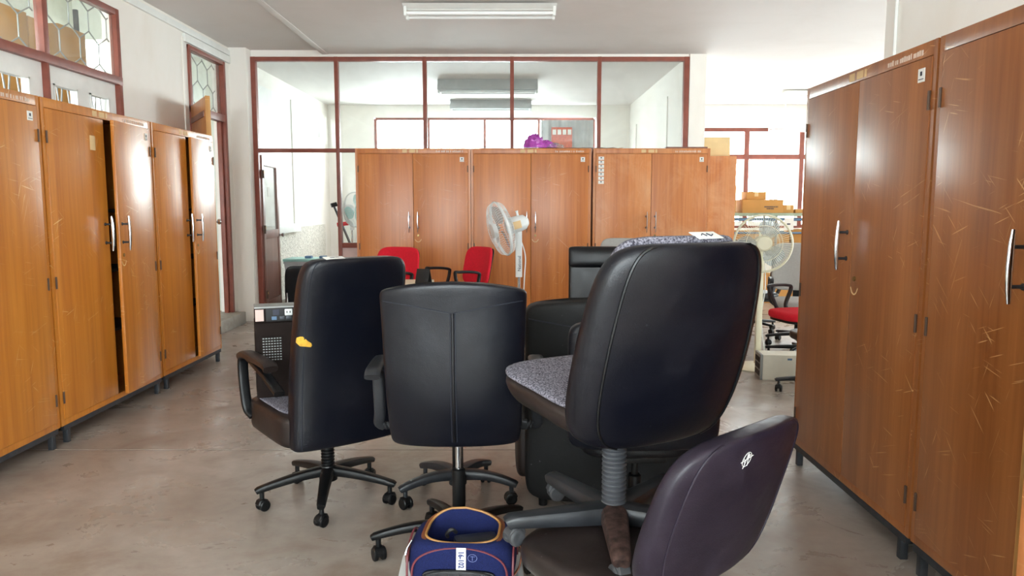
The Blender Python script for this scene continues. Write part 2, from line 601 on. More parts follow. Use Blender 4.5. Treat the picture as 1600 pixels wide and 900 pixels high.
cb = MB()
cb.box((-2.2, -3.6, CZ), (8.3, 14.1, CZ + 0.12))
cb.box((-3.44, -3.6, CZ + 0.045), (-2.2, PY + 0.1, CZ + 0.12))
cb.box((-3.44, PY + 0.1, CZ), (-2.2, 14.1, CZ + 0.12))
ceiling = struct('ceiling', cb, 'ceiling', smooth=False)
struct('ceiling_corridor', MB().box((-6.0, -3.6, 4.2), (-3.3, 10.1, 4.3)), 'ceiling', smooth=False)
struct('ceiling_batten', MB().box((-2.24, -3.5, CZ - 0.006), (-2.17, PY - 0.02, CZ + 0.03), 0.003), 'ceiling', ceiling)

# left wall with the window group and the doorway
WY0, WY1, WZ0, WZ1 = 3.45, 6.50, 1.0, 3.02
DY0, DY1, DZ1 = 7.84, 8.82, 3.02
wl = MB()
T = 0.14
for (y0, y1, z0, z1) in ((-3.5, WY0, 0, CZ + .05), (WY0, WY1, 0, WZ0), (WY0, WY1, WZ1, CZ + .05), (WY1, DY0, 0, CZ + .05), (DY0, DY1, DZ1, CZ + .05), (DY1, 14.0, 0, CZ + .05)):
    wl.box((XL - T, y0, z0), (XL, y1, 4.2 if z1 > 3.2 else z1))
wall_left = struct('wall_left', wl, 'wall', smooth=False)
struct('cornice', MB().box((XL, -3.4, CZ - 0.05), (XL + 0.025, 8.98, CZ + 0.01), 0.004), 'white_paint', wall_left)
struct('door_surround', MB().box((XL, DY0 - 0.12, CZ - 0.72 - 2.3), (XL + 0.012, DY0 - 0.09, 3.07)), 'wall', wall_left)
struct('door_lintel', MB().box((XL, DY0 - 0.09, DZ1 + 0.01), (XL + 0.03, 8.97, 3.11), 0.004), 'white_paint', wall_left)

# window group in the left wall
win = MB()
fx0, fx1 = XL - 0.05, XL + 0.012
def fbar(mb, y0, y1, z0, z1, x0=fx0, x1=fx1):
    mb.box((x0, y0, z0), (x1, y1, z1), 0.004)
fw = 0.05
fbar(win, WY0, WY1, WZ1 - fw, WZ1, fx0 + .002, fx1 - .002)
fbar(win, WY0, WY0 + fw, WZ0, WZ1)
fbar(win, WY1 - fw, WY1, WZ0, WZ1)
fbar(win, WY0, WY1, 2.40, 2.465, fx0 + .002, fx1 + .003)
for ym in (4.46, 5.47):
    fbar(win, ym - 0.03, ym + 0.03, 2.46, WZ1)
    fbar(win, ym - 0.014, ym + 0.014, WZ0, 2.42)
window_1 = struct('window_1', win, 'frame')
bays = ((WY0 + fw, 4.43), (4.49, 5.44), (5.50, WY1 - fw))
for y0, y1 in bays:
    box_obj('pane', (XL - 0.03, y0, 2.46), (XL - 0.025, y1, WZ1 - fw), 'dusty_pane', window_1)
def hexes(mb, y0, y1, z0, z1, x, s=0.155, r=0.0055):
    wv = s * math.sqrt(3)
    segs = []
    row = -1
    z = z0 - s
    while z < z1 + 2 * s:
        y = y0 - wv + (wv / 2 if row % 2 else 0)
        while y < y1 + wv:
            a, b, c, d = (y, z), (y, z + s), (y + wv / 2, z + 1.5 * s), (y - wv / 2, z + 1.5 * s)
            segs += [(a, b), (b, c), (b, d)]
            y += wv
        z += 1.5 * s
        row += 1
    for (p, q) in segs:
        # clip to the opening
        t0, t1 = 0.0, 1.0
        dy, dz = q[0] - p[0], q[1] - p[1]
        ok = True
        for den, num0, num1 in ((dy, y0 - p[0], y1 - p[0]), (dz, z0 - p[1], z1 - p[1])):
            if abs(den) < 1e-9:
                if num0 > 0 or num1 < 0:
                    ok = False
                continue
            a, b = num0 / den, num1 / den
            if a > b:
                a, b = b, a
            t0, t1 = max(t0, a), min(t1, b)
        if ok and t1 - t0 > 0.02:
            mb.tube([(x, p[0] + dy * t0, p[1] + dz * t0), (x, p[0] + dy * t1, p[1] + dz * t1)], r, 6)
for y0, y1 in bays:
    h = MB()
    hexes(h, y0 - 0.01, y1 + 0.01, 2.46, WZ1 - 0.03, XL - 0.065)
    h.obj('hexagon_grille', 'grille', window_1)
# white shutter boards with small barred openings under the transom
def shutter(y0, y1, holes):
    b = MB()
    zt, zb = 2.40, WZ0
    hz0, hz1 = 1.75, 2.275
    ys = [y0]
    for a, c in holes:
        ys += [a, c]
    ys.append(y1)
    for i in range(0, len(ys), 2):
        b.box((XL - 0.06, ys[i], hz0), (XL - 0.03, ys[i + 1], hz1))
    b.box((XL - 0.06, y0, hz1), (XL - 0.03, y1, zt))
    b.box((XL - 0.06, y0, zb), (XL - 0.03, y1, hz0))
    o = b.obj('shutter_board', 'white_paint', window_1, False)
    for a, c in holes:
        f = MB()
        for (p, q, r_, t) in ((a, c, hz1 - .012, hz1), (a, a + .012, hz0, hz1), (c - .012, c, hz0, hz1)):
            f.box((XL - 0.075, p, r_), (XL - 0.02, q, t))
        f.obj('vent_surround', 'white_paint', o, False)
        n = 4
        for i in range(n):
            y = a + (c - a) * (i + 0.6) / (n + 0.4)
            sw = 0.025 * (1 if i % 2 else -1)
            MB().tube(smooth_path([(XL - 0.07, y, hz1), (XL - 0.07, y + sw, hz1 - .2), (XL - 0.07, y - sw * .4, hz1 - .35), (XL - 0.07, y, hz0)], 4), 0.007, 6).obj('bar', 'grille', o)
        MB().tube([(XL - 0.07, a, 2.1), (XL - 0.07, c, 2.1)], 0.004, 6).obj('cross_bar', 'grille', o)
shutter(WY0 + fw, 4.446, [(3.7, 4.1)])
shutter(4.474, 5.456, [(4.97, 5.30)])
shutter(5.484, WY1 - fw, [(5.58, 5.88), (6.05, 6.33)])

# doorway in the left wall: frame with glazed transom, step, opened timber leaf
df = MB()
dj = 0.055
df.box((XL - .07, DY1 - dj, 0.14), (XL + 0.02, DY1, DZ1), 0.004)
df.box((XL - .07, DY0, 0.14), (XL + 0.02, DY0 + dj, DZ1), 0.004)
df.box((XL - .067, DY0, DZ1 - 0.04), (XL + 0.017, DY1, DZ1), 0.004)
df.box((XL - .067, DY0, 2.34), (XL + 0.017, DY1, 2.42), 0.004)
df.box((XL - .07, DY1 - dj - 0.04, 0.14), (XL - .02, DY1 - dj, 2.34), 0.004)
door_1 = struct('door_1', df, 'frame')
box_obj('pane', (XL - 0.04, DY0 + dj, 2.42), (XL - 0.035, DY1 - dj, DZ1 - 0.04), 'dusty_pane', door_1)
h = MB()
hexes(h, DY0 + dj, DY1 - dj, 2.42, DZ1 - .04, XL - 0.09)
h.obj('hexagon_grille', 'grille', door_1)
mesh_leaf = MB().box((0.0, -0.02, 0.17), (0.88, 0.02, 2.40), 0.004).obj('door_leaf', 'wood_left', door_1)
LEAF = TRS((XL + 0.035, DY0 + 0.0, 0), (0, 0, R(-59)))
mesh_leaf.matrix_local = LEAF
MB().box((0.03, -0.028, 2.22), (0.80, -0.018, 2.275), 0.003).obj('ledge_rail', 'wood_dark', mesh_leaf)
MB().box((0.879, -0.021, 0.17), (0.885, 0.021, 2.40)).obj('leaf_edge', 'wood_edge', mesh_leaf)
kn = MB()
kn.lathe([(0.004, 0), (0.026, 0.0), (0.026, 0.006), (0.01, 0.010), (0.01, 0.03), (0.024, 0.036), (0.028, 0.05), (0.022, 0.062), (0.003, 0.066)], 20, TRS((0.82, 0.02, 1.24), (R(-90), 0, 0)))
kn.obj('knob', 'chrome', mesh_leaf)
struct('trim_1', MB().box((XL - 0.3, DY0 - 0.02, 0.0), (XL + 0.14, DY1 + 0.02, 0.14), 0.01), 'step')

# wall stub beside the partition, far-room side wall, right wall
struct('wall_corner', MB().box((XL, 8.98, 0), (-3.095, PY + 0.08, CZ + .05)), 'wall', smooth=False)
struct('wall_divide', MB().box((2.105, PY - 0.03, 0), (2.3, BY + 0.2, CZ)), 'wall', smooth=False)
wr = MB().box((2.1, -3.5, 0), (2.3, 4.36, CZ))
wr.box((2.3, 4.16, 0), (8.3, 4.36, CZ))
wall_right = struct('wall_right', wr, 'wall', smooth=False)
MB().tube([(2.088, 4.22, 0.3), (2.088, 4.22, CZ)], 0.009, 8).obj('conduit', 'white_paint', wall_right)

def wall_with_windows(name, axis, pos, thick, a0, a1, openings, z0, z1, mat='wall', top=CZ + .05):
    b = MB()
    def put(p, q, r_, t):
        if axis == 'x':   # wall runs along x at y = pos
            b.box((p, pos, r_), (q, pos + thick, t))
        else:
            b.box((pos, p, r_), (pos + thick, q, t))
    put(a0, a1, 0, z0)
    put(a0, a1, z1, top)
    cur = a0
    for p, q in openings:
        put(cur, p, z0, z1)
        cur = q
    put(cur, a1, z0, z1)
    return struct(name, b, mat, smooth=False)
wall_back = MB()
for (x0, x1, z0, z1) in ((-3.44, -2.48, 0, CZ), (-2.48, 1.5, 0, 1.62), (-2.48, 1.5, 2.95, CZ), (1.5, 2.6, 0, CZ), (2.6, 7.8, 0, 0.98), (2.6, 7.8, 2.77, CZ), (7.8, 8.3, 0, CZ)):
    wall_back.box((x0, BY, z0), (x1, BY + 0.2, z1))
wall_back = struct('wall_back', wall_back, 'wall', smooth=False)
wall_with_windows('wall_side', 'y', 8.0, 0.2, 4.3, 14.0, [(4.7, 7.7)], 0.8, 2.8)
wall_with_windows('wall_rear', 'x', -3.5, 0.2, -3.44, 2.3, [(-3.1, 1.9)], 0.95, 2.95)
wall_with_windows('wall_corridor', 'y', -5.8, 0.2, -3.5, 14.0, [(1.5, 4.5)], 1.05, 2.95, 'wall_green', 4.2)
we = MB()
for (x0, x1, z0, z1) in ((-5.8, -3.44, 0, 2.4), (-5.8, -3.44, 3.5, 4.2), (-5.8, -5.65, 2.4, 3.5), (-4.95, -3.44, 2.4, 3.5)):
    we.box((x0, 9.9, z0), (x1, 10.05, z1))
struct('wall_corridor_end', we, 'wall_green', smooth=False)

# far-room window (dark frames against the sky) and hall window
def window_grid(name, xs, zs, y, mat, bar=0.045, dep=0.06, glass_mat='pane'):
    b = MB()
    for x in xs:
        b.box((x - bar / 2, y, zs[0]), (x + bar / 2, y + dep, zs[-1]), 0.004)
    for z in zs:
        b.box((xs[0], y + 0.003, z - bar / 2), (xs[-1], y + dep - 0.003, z + bar / 2), 0.003)
    o = struct(name, b, mat)
    for i in range(len(xs) - 1):
        for j in range(len(zs) - 1):
            box_obj('pane', (xs[i], y + dep / 2, zs[j]), (xs[i + 1], y + dep / 2 + 0.005, zs[j + 1]), glass_mat, o)
    return o
window_2 = window_grid('window_2', [-2.45, -1.5, -0.49, 0.48, 1.47], [1.64, 2.93], BY + 0.02, 'frame')
window_3 = window_grid('window_3', [2.63, 3.24, 4.23, 5.22, 6.21, 7.2, 7.77], [1.0, 2.26, 2.75], BY + 0.02, 'frame', 0.09)
for i, x0 in enumerate((3.24, 4.23, 5.22)):
    for k in range(2):
        a = x0 + 0.05 + k * 0.45
        s = MB()
        s.box((a, BY - 0.02, 1.02), (a + 0.075, BY + 0.012, 2.215))
        s.box((a + 0.375, BY - 0.02, 1.02), (a + 0.44, BY + 0.012, 2.215))
        s.box((a + 0.075, BY - 0.018, 2.13), (a + 0.375, BY + 0.012, 2.215))
        s.box((a + 0.075, BY - 0.018, 1.02), (a + 0.375, BY + 0.012, 1.10))
        s.obj('casement_sash', 'white_paint', window_3)
window_grid('window_4', [-3.08, -2.1, -1.1, -0.1, 0.9, 1.88], [0.97, 2.3, 2.93], -3.45, 'frame', 0.06)
# side window of the hall and of the corridor
def side_grid(name, x, ys, zs, mat='frame', bar=0.06):
    b = MB()
    for y in ys:
        b.box((x, y - bar / 2, zs[0]), (x + .06, y + bar / 2, zs[-1]))
    for z in zs:
        b.box((x + .003, ys[0], z - bar / 2), (x + .057, ys[-1], z + bar / 2))
    o = struct(name, b, mat)
    for i in range(len(ys) - 1):
        box_obj('pane', (x + .03, ys[i], zs[0]), (x + .035, ys[i + 1], zs[-1]), 'pane', o)
    return o
side_grid('window_5', 8.05, [4.73 + i * 0.98 for i in range(4)], [0.83, 2.2, 2.77])
side_grid('window_6', -5.72, [1.53 + i * 0.98 for i in range(4)], [1.08, 2.92])

# far-room side wall: rendered dado, recessed white panel with a sill
struct('trim_2', MB().box((XL, PY + 0.1, 0.0), (XL + 0.03, 13.2, 1.06)), 'stucco', smooth=False)
pn = MB()
pn.box((XL, 9.6, 1.12), (XL + 0.015, 11.35, 2.95))
struct('trim_3', pn, 'white_paint')
struct('trim_4', MB().box((XL + .015, 9.5, 1.0), (XL + 0.10, 11.45, 1.12), 0.008), 'white_paint')
struct('trim_5', MB().box((XL, 11.37, 1.12), (XL + 0.03, 11.42, 2.95)), 'wall')
rp = MB()
rp.box((2.09, 10.35, 0.1), (2.105, 10.39, 2.85))
rp.box((2.09, 12.9, 0.1), (2.105, 12.95, 2.75))
struct('trim_6', rp, 'wall')
# lightweight screen of brown timber and glass
part = MB()
PX = [-3.07, -2.085, -1.037, 0.0, 1.037, 2.07]
tb = 0.045
Y0, Y1 = PY - 0.03, PY + 0.05
for i, x in enumerate(PX):
    zb = 0.0 if i < 2 or i == 5 else 0.0
    part.box((x - tb / 2 - (0.008 if i in (0, 5) else 0), Y0, zb), (x + tb / 2 + (0.008 if i in (0, 5) else 0), Y1, 3.14), 0.003)
part.box((PX[0], Y0 + .002, 3.09), (PX[-1], Y1 - .002, 3.138), 0.003)
part.box((PX[0], Y0 + .002, 2.025), (PX[-1], Y1 - .002, 2.07), 0.003)
part.box((PX[1], Y0 + .002, 0.88), (PX[-1], Y1 - .002, 0.94), 0.003)
part.box((PX[1], Y0, 0.0), (PX[-1], Y1, 0.06), 0.003)
wall_partition = struct('wall_partition', part, 'frame')
for i in range(5):
    box_obj('pane', (PX[i] + tb / 2, PY + 0.008, 2.07), (PX[i + 1] - tb / 2, PY + 0.014, 3.09), 'pane', wall_partition)
    if i:
        box_obj('pane', (PX[i] + tb / 2, PY + 0.008, 0.94), (PX[i + 1] - tb / 2, PY + 0.014, 2.025), 'pane', wall_partition)
        box_obj('panel', (PX[i] + tb / 2, PY + 0.0, 0.06), (PX[i + 1] - tb / 2, PY + 0.02, 0.88), 'pink_panel', wall_partition)
struct('trim_7', MB().box((PX[0] - .02, PY - .02, 3.14), (PX[-1] + .03, PY + .06, CZ + .05)), 'wall', smooth=False)
# opened door leaf of the screen: lower timber panel, upper glass
d2 = MB()
DW, DH = 0.93, 2.0
for (a, b_, c, d) in ((0, .09, .03, DH), (DW - .09, DW, .03, DH), (0.09, DW - .09, DH - .12, DH), (.09, DW - .09, 0.98, 1.08), (.09, DW - .09, .03, .2)):
    d2.box((a, -0.02, c), (b_, 0.02, d), 0.003)
d2.box((.09, -0.01, .2), (DW - .09, 0.01, .98))
door_2 = struct('door_2', d2, 'wood_dark')
door_2.location = (-3.045, PY + 0.05, 0)
door_2.rotation_euler = (0, 0, R(96))
box_obj('pane', (.09, -0.003, 1.08), (DW - .09, 0.003, DH - .12), 'dusty_pane', door_2)
for z in (0.25, 1.05, 1.72):
    hb = MB().box((-0.03, -0.03, z), (0.02, -0.02, z + 0.1)).cyl((-0.01, -0.035, z), (-0.01, -0.035, z + .1), 0.008, seg=8)
    ho = hb.obj('hinge', 'hinge', door_2)
    MB().box((-0.016, -0.045, z + .055), (-.004, -0.04, z + .085)).obj('paint_mark', 'tape', ho)
kb = MB().lathe([(0.004, 0), (0.026, 0.0), (0.026, 0.006), (0.01, 0.010), (0.01, 0.03), (0.024, 0.036), (0.028, 0.05), (0.022, 0.062), (0.003, 0.066)], 20, TRS((DW - .045, -0.02, 1.0), (R(90), 0, 0)))
kb.obj('knob', 'chrome', door_2)
box_obj('notice', (0.33, -0.008, 1.5), (0.42, -0.004, 1.62), 'paper', door_2)

# ------------------------------------------------------------------ cupboards
def stencil_marks(mb, x0, x1, z, y, h=0.022, seed=0):
    rnd = random.Random(seed)
    x = x0
    while x < x1:
        w = rnd.choice((0.006, 0.01, 0.012))
        mb.box((x, y - 0.0015, z), (x + w, y, z + h * rnd.uniform(0.75, 1)))
        x += w + rnd.choice((0.004, 0.006, 0.014))
HANDLE = None
def handle_mesh(parent, x, y, z):
    """chrome bow handle, 21 cm tall, on two posts"""
    b = MB()
    b.tube([(x, y - 0.042, z - 0.112), (x, y - 0.045, z - 0.07), (x, y - 0.047, z), (x, y - 0.045, z + 0.07), (x, y - 0.042, z + 0.112)], [0.0065, 0.0095, 0.011, 0.0095, 0.0065], 10, sx=1.0, sy=0.7)
    o = b.obj('handle', 'chrome', parent)
    for dz in (-0.06, 0.06):
        p = MB().cyl((x, y, z + dz), (x, y - 0.042, z + dz), 0.006, seg=10)
        p.cyl((x, y, z + dz), (x, y - 0.004, z + dz), 0.011, seg=12)
        p.obj('post', 'steel_dark', o)
    return o
def cupboard(label, W, loc, rz, mat, D=0.47, H=2.0, open_l=0, open_r=0, sticker='r', seed=1, group=None, lock=True, marks=True, extra=None, handle='lr'):
    zb = 0.11
    c = thing('wooden_cupboard', label, 'cupboard', loc, rz, group)
    th = 0.02
    box_obj('side_panel', (0, 0, zb), (th, D, H), mat, c)
    box_obj('side_panel', (W - th, 0, zb), (W, D, H), mat, c)
    box_obj('top_panel', (th, 0.02, H - th), (W - th, D, H), mat, c)
    box_obj('bottom_panel', (th, 0.02, zb), (W - th, D, zb + th), mat, c)
    box_obj('back_panel', (th, D - 0.008, zb + th), (W - th, D, H - th), 'void', c)
    for i, z in enumerate((0.55, 0.95, 1.35)):
        box_obj('shelf', (th, 0.06, z), (W - th, D - 0.01, z + 0.018), 'void', c)
    fr = MB()
    fs = 0.028
    fr.box((th, 0, zb), (fs, 0.03, H), 0.002)
    fr.box((W - fs, 0, zb), (W - th, 0.03, H), 0.002)
    fr.box((fs, 0, H - 0.055), (W - fs, 0.02, H), 0.002)
    fr.box((fs, 0, zb), (W - fs, 0.02, zb + 0.035), 0.002)
    fro = fr.obj('face_frame', mat, c)
    if marks:
        sm = MB()
        stencil_marks(sm, W * 0.70, W * 0.93, H - 0.043, 0.0, seed=seed)
        sm.obj('stencil_number', 'stencil', fro, False)
        tp = MB()
        for (a, b_) in ((W * .41, W * .45), (W * .47, W * .52), (W * .53, W * .545)):
            tp.box((a, -0.0015, H - .046), (b_, 0, H - .012))
        tp.obj('tape_label', 'tape', fro, False)
    z0, z1 = zb + 0.037, H - 0.058
    mid = W / 2
    for side in (0, 1):
        ang = open_l if side == 0 else open_r
        dw = mid - fs - 0.003
        piv = fs + 0.001 if side == 0 else W - fs - 0.001
        s = 1 if side == 0 else -1
        x0, x1 = (0, dw) if side == 0 else (-dw, 0)
        d = MB().box((x0, -0.004, z0), (x1, 0.018, z1), 0.0025).obj('door', mat, c)
        d.matrix_local = TRS((piv, 0, 0), (0, 0, R(-ang * s)))
        hx = s * (dw - 0.045)
        if 'lr'[side] in handle:
            handle_mesh(d, hx, -0.004, 1.215)
        for z in (z1 - 0.16, z1 - 0.99 + 0.0, z0 + 0.13):
            MB().cyl((s * 0.001, -0.006, z - 0.035), (s * 0.001, -0.006, z + 0.035), 0.0055, seg=8).obj('hinge', 'hinge', d)
        if lock and side == 1:
            lk = MB().cyl((hx, -0.004, 1.07), (hx, -0.010, 1.07), 0.011, seg=14)
            lo_ = lk.obj('lock', 'brass', d)
            wr_ = MB().tube(smooth_path([(hx - .035, -0.0048, 1.03), (hx - .02, -0.0048, 1.008), (hx, -0.0048, 1.0), (hx + .02, -0.0048, 1.008), (hx + .035, -0.0048, 1.03)], 4), 0.004, 6, sx=1, sy=.2, up=(0, 1, 0))
            wr_.obj('finger_wear', 'tape', d)
        if sticker and (side == 1 and 'r' in sticker):
            st = box_obj('sticker', (-0.085, -0.0065, z1 - 0.085), (-0.04, -0.004, z1 - 0.035), 'paper', d)
            pm = MB().box((-0.069, -0.0075, z1 - .062), (-0.056, -0.0065, z1 - .046))
            pm.box((-0.08, -0.0075, z1 - .076), (-0.045, -0.0065, z1 - .073))
            pm.obj('print', 'ink', st, False)
        if extra == 'stack' and side == 0:
            for k in range(7):
                z = z1 - 0.03 - 0.0425 * k
                st = box_obj('sticker', (0.025, -0.0065, z - 0.034), (0.085, -0.004, z), 'paper', d)
                box_obj('print', (0.047, -0.0075, z - .018), (0.062, -0.0065, z - .006), 'ink', st)
    bf = MB()
    for (a, b_) in (((0.02, 0.0, zb - 0.03), (W - 0.02, 0.028, zb)), ((0.02, D - 0.04, zb - 0.03), (W - 0.02, D - 0.01, zb)), ((0.02, 0.02, zb - .03), (0.05, D - .02, zb)), ((W - .05, 0.02, zb - .03), (W - .02, D - .02, zb))):
        bf.box(a, b_)
    bf.obj('base_frame', 'steel_dark', c, False)
    for x in (0.05, W - 0.08):
        for y in (0.0, D - 0.04):
            box_obj('leg', (x, y, 0), (x + 0.03, y + 0.03, zb - 0.03), 'steel_dark', c, 0.002)
    return c
# row along the left wall (fronts face the room)
ROWL = 'orange wooden cupboards along the left wall'
XF = -2.63
cupboard('orange two-door wooden cupboard at left, cut by the photo edge, nearest the camera', 1.25, (XF, 3.01, 0), R(90), 'wood_left', seed=3, group=ROWL)
cabB = cupboard('orange two-door wooden cupboard with right door ajar, middle of the left row', 1.275, (XF, 4.275, 0), R(90), 'wood_left', open_r=6, seed=4, group=ROWL, D=0.5)
cabC = cupboard('orange wooden cupboard at far end of left row, beside the brown doorway', 1.14, (XF, 5.57, 0), R(90), 'wood_left', open_r=4.5, sticker='r', seed=5, group=ROWL)
# patch of bare wood on a door
pt = MB().box((0.44, -0.0055, 1.74), (0.50, -0.004, 1.83), 0.0005)
cabB_door = [o for o in cabB.children if o.name.startswith('door')][0]
pt.obj('bare_patch', 'tape', cabB_door)
# row in front of the glazed screen
ROWB = 'wooden cupboards in front of the glazed screen'
YB = 8.15
cupboard('two-door wooden cupboard behind the red chairs, leftmost before the glass screen', 1.235, (-1.68, YB, 0), 0, 'wood_back', seed=6, group=ROWB)
cupboard('two-door wooden cupboard behind the white fan, middle of the back row', 1.29, (-0.44, YB, 0), 0, 'wood_back', seed=7, group=ROWB, open_r=-0.0)
cupboard('faded wooden cupboard with a column of seven small stickers, right in back row', 1.25, (0.872, YB, 0), 0, 'wood_back_pale', seed=8, group=ROWB, extra='stack')
cupboard('faded wooden cupboard standing side-on beyond the white wall end', 1.2, (2.78, 9.42, 0), R(90), 'wood_back_pale', D=0.46, seed=9, marks=False)
# row along the right wall
ROWR = 'shade-tinted wooden cupboards along the right wall'
XR = 1.54
cupboard('shade-tinted two-door wooden cupboard at right, farther of the two', 1.21, (XR, 4.005, 0), R(-90), 'wood_right', seed=10, group=ROWR, handle='l')
cabN = cupboard('shade-tinted wooden cupboard at right photo edge with near door swung open', 1.17, (XR, 2.78, 0), R(-90), 'wood_right', seed=11, group=ROWR, open_r=112, lock=False)
dN = [o for o in cabN.children if o.name.startswith('door')][0]
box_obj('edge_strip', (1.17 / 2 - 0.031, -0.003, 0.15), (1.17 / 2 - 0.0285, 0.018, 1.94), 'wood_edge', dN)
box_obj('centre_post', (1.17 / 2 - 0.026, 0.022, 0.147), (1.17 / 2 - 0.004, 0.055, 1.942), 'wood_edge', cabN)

# ------------------------------------------------------------------ office chairs
def star_base(c, rad=0.31, rot=0.0, z=0.0, mat='plastic', hub_z=0.115, tip_z=0.095, arm=0.028, style='flat', wheel_mat='plastic', wheel=0.026):
    """five tapering legs with twin-wheel castors; z lifts the whole base"""
    hb = MB().lathe([(0.02, z + hub_z - 0.045), (0.042, z + hub_z - 0.045), (0.045, z + hub_z), (0.036, z + hub_z + 0.028), (0.02, z + hub_z + 0.03)], 20)
    hb.obj('hub', mat, c)
    leg0 = cast0 = wh0 = None
    for i in range(5):
        m = Matrix.Rotation(rot + i * 2 * PI / 5, 4, 'Z')
        if leg0 is None:
            lg = MB()
            k = 8
            pts = []
            rr = []
            for j in range(k + 1):
                t = j / k
                zz = hub_z + (tip_z - hub_z) * (t ** 1.6) + (0.012 * math.sin(PI * t) if style == 'arched' else 0)
                pts.append((0.02 + (rad - 0.0) * t, 0, z + zz))
                rr.append(1 - 0.38 * t)
            pts.append((rad + 0.032, 0, z + tip_z - 0.006))
            rr.append(0.5)
            lg.tube(pts, [arm * q for q in rr], 12, sx=0.95, sy=0.72, up=(0, 0, 1), n=3.6)
            lg.cyl((rad + 0.005, 0, z + tip_z - 0.01), (rad + 0.005, 0, z + 0.05), 0.011, seg=10)
            leg0 = lg.obj('leg', mat, c)
            leg0.matrix_local = m
            ca = MB()
            # hood: half disc between the wheels
            prof = [(-0.028, 0.022), (-0.030, 0.036), (-0.020, 0.052), (0.0, 0.060), (0.020, 0.054), (0.028, 0.038), (0.022, 0.028), (0.0, 0.024)]
            rings = []
            for y in (-0.019, -0.014, 0.014, 0.019):
                sc_ = 0.86 if abs(y) > 0.015 else 1.0
                rings.append([(px * sc_, y, z + 0.02 + (pz - 0.02) * sc_) for px, pz in prof])
            ca.loft(rings)
            cast0 = ca.obj('caster', wheel_mat, c)
            wb = MB()
            wb.lathe([(0.006, -0.009), (wheel - 0.004, -0.009), (wheel, -0.005), (wheel, 0.005), (wheel - 0.004, 0.009), (wheel - 0.010, 0.010), (0.006, 0.007)], 20, TRS((0, 0, z + wheel), (R(90), 0, 0)))
            wh0 = wb.obj('wheel', wheel_mat, cast0)
            wh0.matrix_local = TRS((-0.004, 0.016, 0))
            w2 = inst(wh0, 'wheel', cast0, TRS((-0.004, -0.016, 0)))
            cc = cast0
        else:
            inst(leg0, 'leg', c, m)
            cc = inst(cast0, 'caster', c)
            inst(wh0, 'wheel', cc, TRS((-0.004, 0.016, 0)))
            inst(wh0, 'wheel', cc, TRS((-0.004, -0.016, 0)))
        cc.matrix_local = m @ TRS((rad + 0.005, 0, 0), (0, 0, R(random.choice((25, 70, 140, 200, 290)))))
def lift(c, z0, z1, split=0.55, r=0.027, piston='chrome', x=0, y=0):
    zm = z0 + (z1 - z0) * split
    MB().lathe([(r * 0.9, z0), (r, z0 + 0.01), (r, zm - 0.005), (r * 0.8, zm)], 20, TRS((x, y, 0))).obj('column_sleeve', 'plastic', c)
    MB().lathe([(0.014, zm - 0.01), (0.014, z1)], 16, TRS((x, y, 0))).obj('gas_lift', piston, c)
def bellows(c, z0, z1, r=0.036, n=14, mat='plastic', x=0, y=0):
    prof = [(0.01, z0), (r, z0)]
    dz = (z1 - z0) / n
    for i in range(n):
        prof += [(r * 0.80, z0 + dz * (i + 0.05)), (r, z0 + dz * (i + 0.35)), (r, z0 + dz * (i + 0.65)), (r * 0.80, z0 + dz * (i + 0.95))]
    prof += [(r * 0.85, z1), (0.01, z1)]
    MB().lathe(prof, 24, TRS((x, y, 0))).obj('bellows', mat, c)
def under_plate(c, z, mat='plastic', sx=0.10, sy=0.13):
    MB().box((-sx, -sy, z - 0.035), (sx, sy, z), 0.01).obj('seat_plate', mat, c)
def loop_arm(c, x, pts, mat, w=0.022, h=0.013, pad=None):
    a = MB().tube(smooth_path([(x + (p[2] if len(p) > 2 else 0), p[0], p[1]) for p in pts], 7), 1.0, 12, sx=h, sy=w, up=(1, 0, 0), n=3.5)
    o = a.obj('armrest', mat, c)
    if pad:
        (y0, y1, z) = pad
        b = MB().tube(smooth_path([(x, y0, z - 0.015), (x, y0 + (y1 - y0) * .12, z), (x, y0 + (y1 - y0) * .8, z + .004), (x, y1, z - .012)], 6), 1.0, 14, sx=0.018, sy=0.033, up=(1, 0, 0), n=3.2)
        b.obj('arm_pad', 'leather_brown', o)
    return o

# --- 1: high-backed black chair with arms, back torn (left)
ch = thing('office_chair', 'high-backed black leather armchair on castors with torn yellow foam at back, carrying a computer tower', 'chair', (-0.875, 3.46, 0), R(37))
star_base(ch, 0.30, R(278 - 37), hub_z=0.145, tip_z=0.10, arm=0.033)
bellows(ch, 0.16, 0.265, 0.032, 7)
MB().lathe([(0.026, 0.26), (0.028, 0.27), (0.028, 0.36), (0.02, 0.38)], 18).obj('column', 'plastic', ch)
under_plate(ch, 0.385)
cushion('seat', 'leather_brown', ch, 0.57, 0.55, 0.345, 0.49, 0.04, n=6, k=7)
cushion('seat_cover', 'fabric_grey', ch, 0.50, 0.46, 0.482, 0.502, 0.05, n=6, k=4)
cl = lambda t: -0.235 - 0.135 * t ** 1.15 + 0.03 * math.sin(PI * t)
p1 = Pad(lambda t: 0.258 - 0.018 * t, lambda t: 0.135 - 0.02 * t, cl, 0.345, 1.18, n=5.0, wrap=0.02, kw=9, kb=40, kt=9, nt=40)
bk = p1.build('backrest', 'leather_soft', ch)
for a in (PI + 0.72, -0.72):
    MB().tube(p1.edge(a, 0.015, 0.985, 50, 0.0005), 0.0022, 6).obj('seam', 'seam', bk)
tr_ = MB()
q = p1.pt(0.585, -0.235, -1)
tr_.tube([(q[0] - 0.016, q[1] + 0.004, q[2] + .01), (q[0] + 0.002, q[1] - 0.006, q[2] + .006), (q[0] + 0.04, q[1] - 0.012, q[2] - .008), (q[0] + 0.09, q[1] - 0.014, q[2] - .004)], [0.010, 0.024, 0.016, 0.002], 10, sx=1.0, sy=0.25, up=(0, 1, 0))
tr_.obj('torn_foam', 'foam', bk)
